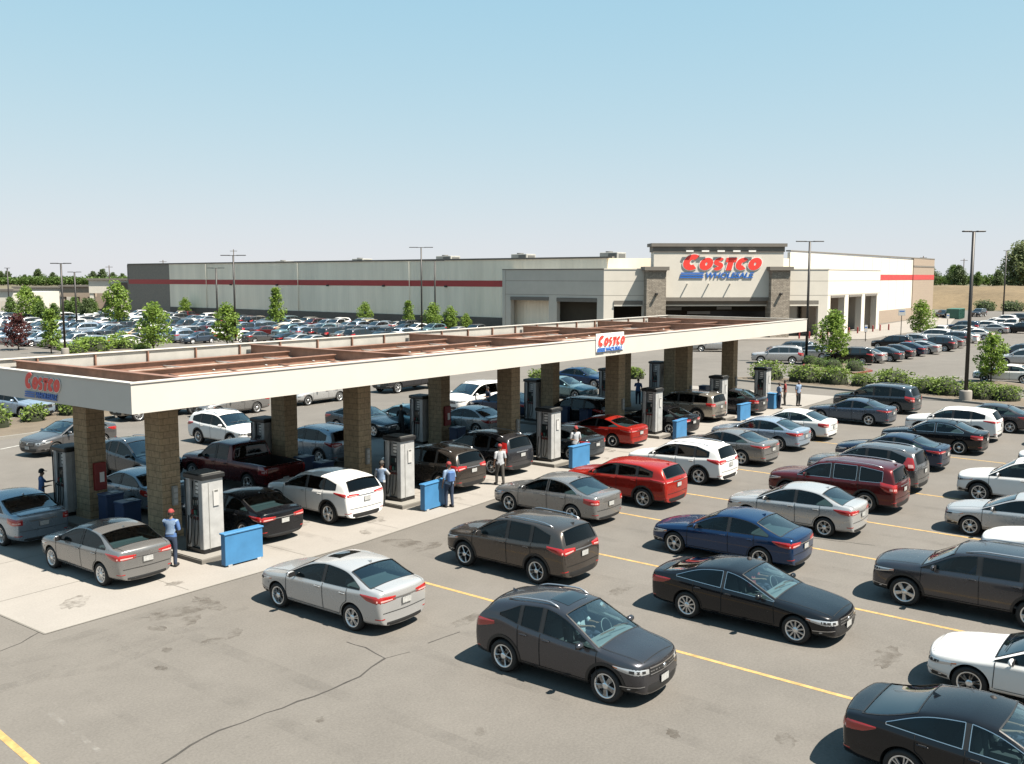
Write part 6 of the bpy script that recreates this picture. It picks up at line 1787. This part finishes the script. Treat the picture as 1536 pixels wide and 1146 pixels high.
pcar('suv', 'white', 'r', (298, 665), S_, 'white SUV facing right on the road behind the dark red pickup')
pcar('suv', 'brown_grey', 'r', (660, 738), N_, 'brown grey SUV right of the second pump')
pcar('suv_tall', 'charcoal', 'r', (737, 712), N_, 'dark maroon grey SUV before the third pump')
pcar('sedan', 'silver', 'r', (715, 655), N_, 'silver sedan at the far pumps behind the third island')
pcar('compact_low', 'dark_slate', 'r', (855, 691), N_, 'dark grey sedan beside the third pump, behind the folded arms person')
pcar('fastback_plain', 'red', 'r', (918, 671), N_, 'red sedan between the third and fourth pumps')
pcar('sedan', 'black', 'r', (1003, 653), N_, 'black sedan right of the fourth pump behind its blue barrier')
pcar('wagon_low', 'beige', 'r', (1044, 633), N_, 'beige grey SUV between the fourth and fifth pumps')
pcar('sedan_tall', 'charcoal', 'r', (1112, 623), N_, 'dark sedan between the fifth and last pumps')
pcar('suv', 'black', 'r', (880, 642), N_, 'black SUV in the deep shade behind the red sedan')
pcar('sedan', 'teal', 'f', (862, 600), S_, 'teal sedan facing the camera beyond the fourth island far columns')
pcar('sedan', 'blue', 'f', (890, 583), S_, 'blue sedan facing the camera behind the teal one')
pcar('fastback', 'dark_slate', 'r', (506, 648), S_, 'dark sedan beyond the second far column, only its rounded rear showing')
pcar('compact', 'teal', 'r', (584, 647), S_, 'pale teal sedan beside the far pump of the third island')
pcar('sedan', 'navy', 'r', (770, 628), N_, 'navy sedan behind the silver one at the far pumps')
RG = 'cars on the road behind the station'
def rcar(*a, **k): return car(*a, group=RG, **k)
rcar('compact', 'grey', 'f', (86, 684), R(192), 'grey sedan with bonnet toward the street, coming round behind the first island')
rcar('sedan', 'silver', 'r', (510, 602), R(180), 'silver sedan on the road seen left of the second column')
rcar('fastback', 'mid_grey', 'f', (328, 627), R(180), 'grey long sedan side on, just under the canopy front edge')
rcar('pickup', 'charcoal', 'f', (597, 590), R(180), 'dark pickup truck mostly hidden by the canopy front edge')
rcar('pickup', 'beige', 'f', (209, 632), R(180), 'beige pickup truck between the two nearest columns')
rcar('minivan', 'white', 'r', (752, 612), R(178), 'white minivan on the road seen between two columns')
rcar('suv', 'light_blue', 'f', (24, 631), S_, 'light blue SUV parked nose out at the left picture edge', rz=12)
rcar('fastback', 'white', 'f', (72, 622), S_, 'white low coupe parked beside the light blue SUV', rz=14)
rcar('compact', 'white', 'f', (112, 616), S_, 'white hatchback partly behind the first far column', rz=12)
# ------------------------------------------------------------------ right hand lot
FG = 'cars parked in the entrance lot'
def fcar(key, col, pxy, heading, label, group=FG):
    p = G(*pxy); return place_far(key, col, (p.x, p.y, 0), heading, label, 'parked car', group)
E_ = R(180)
fcar('wagon', 'silver', (1166, 545), R(112), 'silver wagon side on at the left end of the lot by the canopy corner')
fcar('wagon', 'dark_slate', (1186, 536), R(108), 'dark SUV just behind the silver wagon')
fcar('compact', 'silver', (1216, 538), R(98), 'silver hatchback by the lamp post in the red island')
fcar('suv', 'black', (1273, 546), N_ + R(14), 'black SUV behind the round shrubs of the red island')
fcar('sedan', 'silver', (1292, 543), N_, 'pale sedan peeping out right of the black SUV')
rowx = [('sedan', 'dark_slate', (1318, 541)), ('sedan', 'charcoal', (1336, 537)), ('sedan', 'navy', (1355, 533)), ('fastback', 'silver', (1376, 530)), ('suv', 'charcoal', (1402, 526)), ('sedan', 'mid_grey', (1415, 521)), ('suv', 'grey', (1427, 517)), ('compact', 'white', (1440, 514))]
nth = ['first', 'second', 'third', 'fourth', 'fifth', 'sixth', 'seventh', 'eighth', 'ninth', 'tenth', 'eleventh', 'twelfth']
word = {'dark_slate': 'dark slate', 'brown_grey': 'brown grey', 'mid_grey': 'grey', 'light_blue': 'light blue', 'bluegrey': 'blue grey'}
kindw = {'sedan': 'sedan', 'compact': 'compact sedan', 'fastback': 'fastback sedan', 'suv': 'SUV', 'crossover': 'crossover', 'wagon': 'tall SUV', 'minivan': 'minivan', 'pickup': 'pickup truck'}
for i, (k, c, p) in enumerate(rowx):
    fcar(k, c, p, N_, f'{word.get(c, c)} {kindw[k]}, {nth[i]} in the slanting row running back from the red island')
row2 = [('suv', 'black', (1338, 524)), ('suv', 'silver', (1365, 521)), ('wagon', 'white', (1398, 513)), ('pickup', 'white', (1412, 508)), ('suv', 'beige', (1436, 505)), ('sedan', 'white', (1452, 506)), ('sedan', 'white', (1462, 509))]
for i, (k, c, p) in enumerate(row2):
    fcar(k, c, p, N_, f'{word.get(c, c)} {kindw[k]}, {nth[i]} in the back row facing the slanting row')
row3 = [('wagon', 'navy', (1443, 498)), ('sedan', 'charcoal', (1462, 495)), ('suv', 'white', (1474, 497)), ('sedan', 'silver', (1487, 500)), ('suv', 'white', (1496, 493)), ('compact', 'white', (1508, 499)), ('pickup', 'white', (1520, 495)), ('suv', 'black', (1530, 500)), ('sedan', 'silver', (1538, 497)), ('sedan', 'white', (1490, 489)), ('suv', 'white', (1505, 486)), ('minivan', 'grey', (1522, 484))]
for i, (k, c, p) in enumerate(row3):
    fcar(k, c, p, N_ + R(3), f'{word.get(c, c)} {kindw[k]}, {nth[i]} in the far cluster right of the tallest lamp post')
fcar('suv', 'black', (1414, 477), R(175), 'black SUV beside the green container')
fcar('wagon', 'charcoal', (1468, 475), R(175), 'dark tall SUV right of the green container')
fcar('suv', 'charcoal', (1528, 540), R(97), 'dark SUV at the picture edge above the white sedan')
fcar('suv', 'silver', (1533, 549), R(97), 'silver SUV at the picture edge just above the white sedan')
loc = by_wheel('sedan', 'f', (1476, 573), R(97))
place_model('sedan', 'white', loc, R(97), 'white sedan side on behind the leaning young tree and hedge', 'car', FG, False, 'sedan_car')
fcar('suv', 'silver', (1070, 527), R(120), 'silver SUV under the raised canopy corner near the store')
fcar('sedan', 'beige', (1048, 524), R(120), 'beige sedan ahead of the silver SUV near the store')
# ------------------------------------------------------------------ far lot by the shaded wall
rng = random.Random(99)
kinds = ['sedan'] * 5 + ['suv'] * 4 + ['compact'] * 3 + ['crossover'] * 2 + ['wagon'] * 2 + ['minivan', 'pickup', 'pickup', 'fastback']
cols_ = ['silver'] * 3 + ['white'] * 5 + ['charcoal'] * 3 + ['black'] * 2 + ['navy'] * 2 + ['light_blue'] * 3 + ['bluegrey'] * 2 + ['slate'] * 2 + ['grey'] * 2 + ['maroon', 'teal', 'beige', 'tan', 'dark_slate', 'white', 'silver']
LG = 'cars in the far lot beside the long wall'
def proj(P):
    v = Vector(P) - CAM; return 768 + F_PX * v.dot(RT) / v.dot(FWD), 573 - F_PX * v.dot(UPV) / v.dot(FWD)
rows_ = [(58, 0, 'nearest far lot row'), (63.6, 1, 'second far lot row'), (72.5, 0, 'third far lot row'), (78.2, 1, 'middle far lot row'), (87.5, 0, 'fifth far lot row'), (93.2, 1, 'sixth far lot row'), (103.5, 0, 'seventh far lot row'), (109.2, 1, 'wall foot row')]
nfar = 0
used_labels = {}
beds_ = [(46, 75, 88, 105)]
for (x0, flip, rn) in rows_:
    k = 0
    for j in range(60):
        y = 62 + j * 2.85 + (0.8 if flip else 0)
        if y > 196: break
        px_, py_ = proj((x0, y, 0))
        edge = 541.6 - 26.6 * px_ / 400
        if px_ < -25 or px_ > 745 or py_ > edge + 14: continue
        if 46 < x0 < 77 and 88 < y < 106: continue
        if rng.random() < .10 or (x0 > 107 and y < 96): continue
        kd, cl = rng.choice(kinds), rng.choice(cols_)
        k += 1
        base = f'{word.get(cl, cl)} {kindw[kd]} parked in the {rn} of the far lot'
        used_labels[base] = used_labels.get(base, 0) + 1
        n = used_labels[base]
        lab = f'{word.get(cl, cl)} {kindw[kd]}, {nth[n - 1]} such from the near end of the {rn}'
        place_far(kd, cl, (x0 + rng.uniform(-.3, .3), y + rng.uniform(-.15, .15), 0), (0 if flip else math.pi) + (math.pi if rng.random() < .3 else 0) + rng.uniform(-.03, .03), lab, 'parked car', LG); nfar += 1
# a few beyond, before the shopping strip
for i in range(34):
    x, y = 4 + i * 5.4, 485 + rng.uniform(-4, 3) - (i % 2) * 4
    kd, cl = rng.choice(kinds), rng.choice(cols_)
    base = f'{word.get(cl, cl)} {kindw[kd]} parked before the shopping strip'
    used_labels[base] = used_labels.get(base, 0) + 1
    p = G(x, y)
    if p.x > 108: continue
    place_far(kd, cl, (p.x, p.y, 0), R(90) + rng.choice((0, math.pi)), base + f', {nth[used_labels[base] - 1]} such from the picture edge', 'parked car', 'cars parked before the shopping strip'); nfar += 1
print('far cars', nfar)
# ================================================================== daylight and camera
SUNV = Vector((.10, -.58, 1.0)).normalized()
w = bpy.data.worlds.new('World'); scene.world = w; w.use_nodes = True
nt = w.node_tree; bg = nt.nodes['Background']
sk = nt.nodes.new('ShaderNodeTexSky'); sk.sky_type = 'NISHITA'; sk.sun_disc = False
sk.sun_elevation = math.asin(SUNV.z); sk.sun_rotation = math.atan2(SUNV.x, SUNV.y)
sk.altitude = 0; sk.air_density = 1.0; sk.dust_density = .2; sk.ozone_density = 1.5
# bright hazy air: the sky's range is rolled off towards the pale horizon
ST_ = .09 * 2.14
den = node(nt, 'ShaderNodeVectorMath', {0: sk.outputs[0], 1: (.627 / ST_, .235 / ST_, .10 / ST_)}, operation='ADD')
rat = node(nt, 'ShaderNodeVectorMath', {0: sk.outputs[0], 1: den.outputs[0]}, operation='DIVIDE')
skc = node(nt, 'ShaderNodeVectorMath', {0: rat.outputs[0], 1: tuple(q * 4.67 for q in (1.08, .906, .885))}, operation='MULTIPLY')
nt.links.new(skc.outputs[0], bg.inputs[0]); bg.inputs[1].default_value = .0707
l = bpy.data.lights.new('sun', 'SUN'); l.energy = 5.0; l.angle = R(.53); l.color = (1, .925, .81)
so_ = bpy.data.objects.new('sun', l); COL.objects.link(so_); so_.location = (0, -40, 60)
so_.rotation_euler = (-SUNV).to_track_quat('-Z', 'Y').to_euler()
c = bpy.data.cameras.new('camera'); co_ = bpy.data.objects.new('camera', c); COL.objects.link(co_)
c.sensor_fit = 'HORIZONTAL'; c.sensor_width = 36; c.lens = 36 * F_PX / 1536; c.clip_start = .2; c.clip_end = 12000
m4 = Matrix.Identity(4)
for i in range(3): m4[i][0] = RT[i]; m4[i][1] = UPV[i]; m4[i][2] = -FWD[i]; m4[i][3] = CAM[i]
co_.matrix_world = m4
scene.camera = co_
vs = scene.view_settings; vs.view_transform = 'Standard'; vs.look = 'None'; vs.exposure = 1.60; vs.gamma = 1; vs.use_curve_mapping = False
cy = scene.cycles; cy.max_bounces = 8; cy.transparent_max_bounces = 12; cy.diffuse_bounces = 3; cy.glossy_bounces = 3; cy.use_denoising = True
cy.sample_clamp_indirect = 3; cy.caustics_reflective = False; cy.caustics_refractive = False; cy.blur_glossy = .2
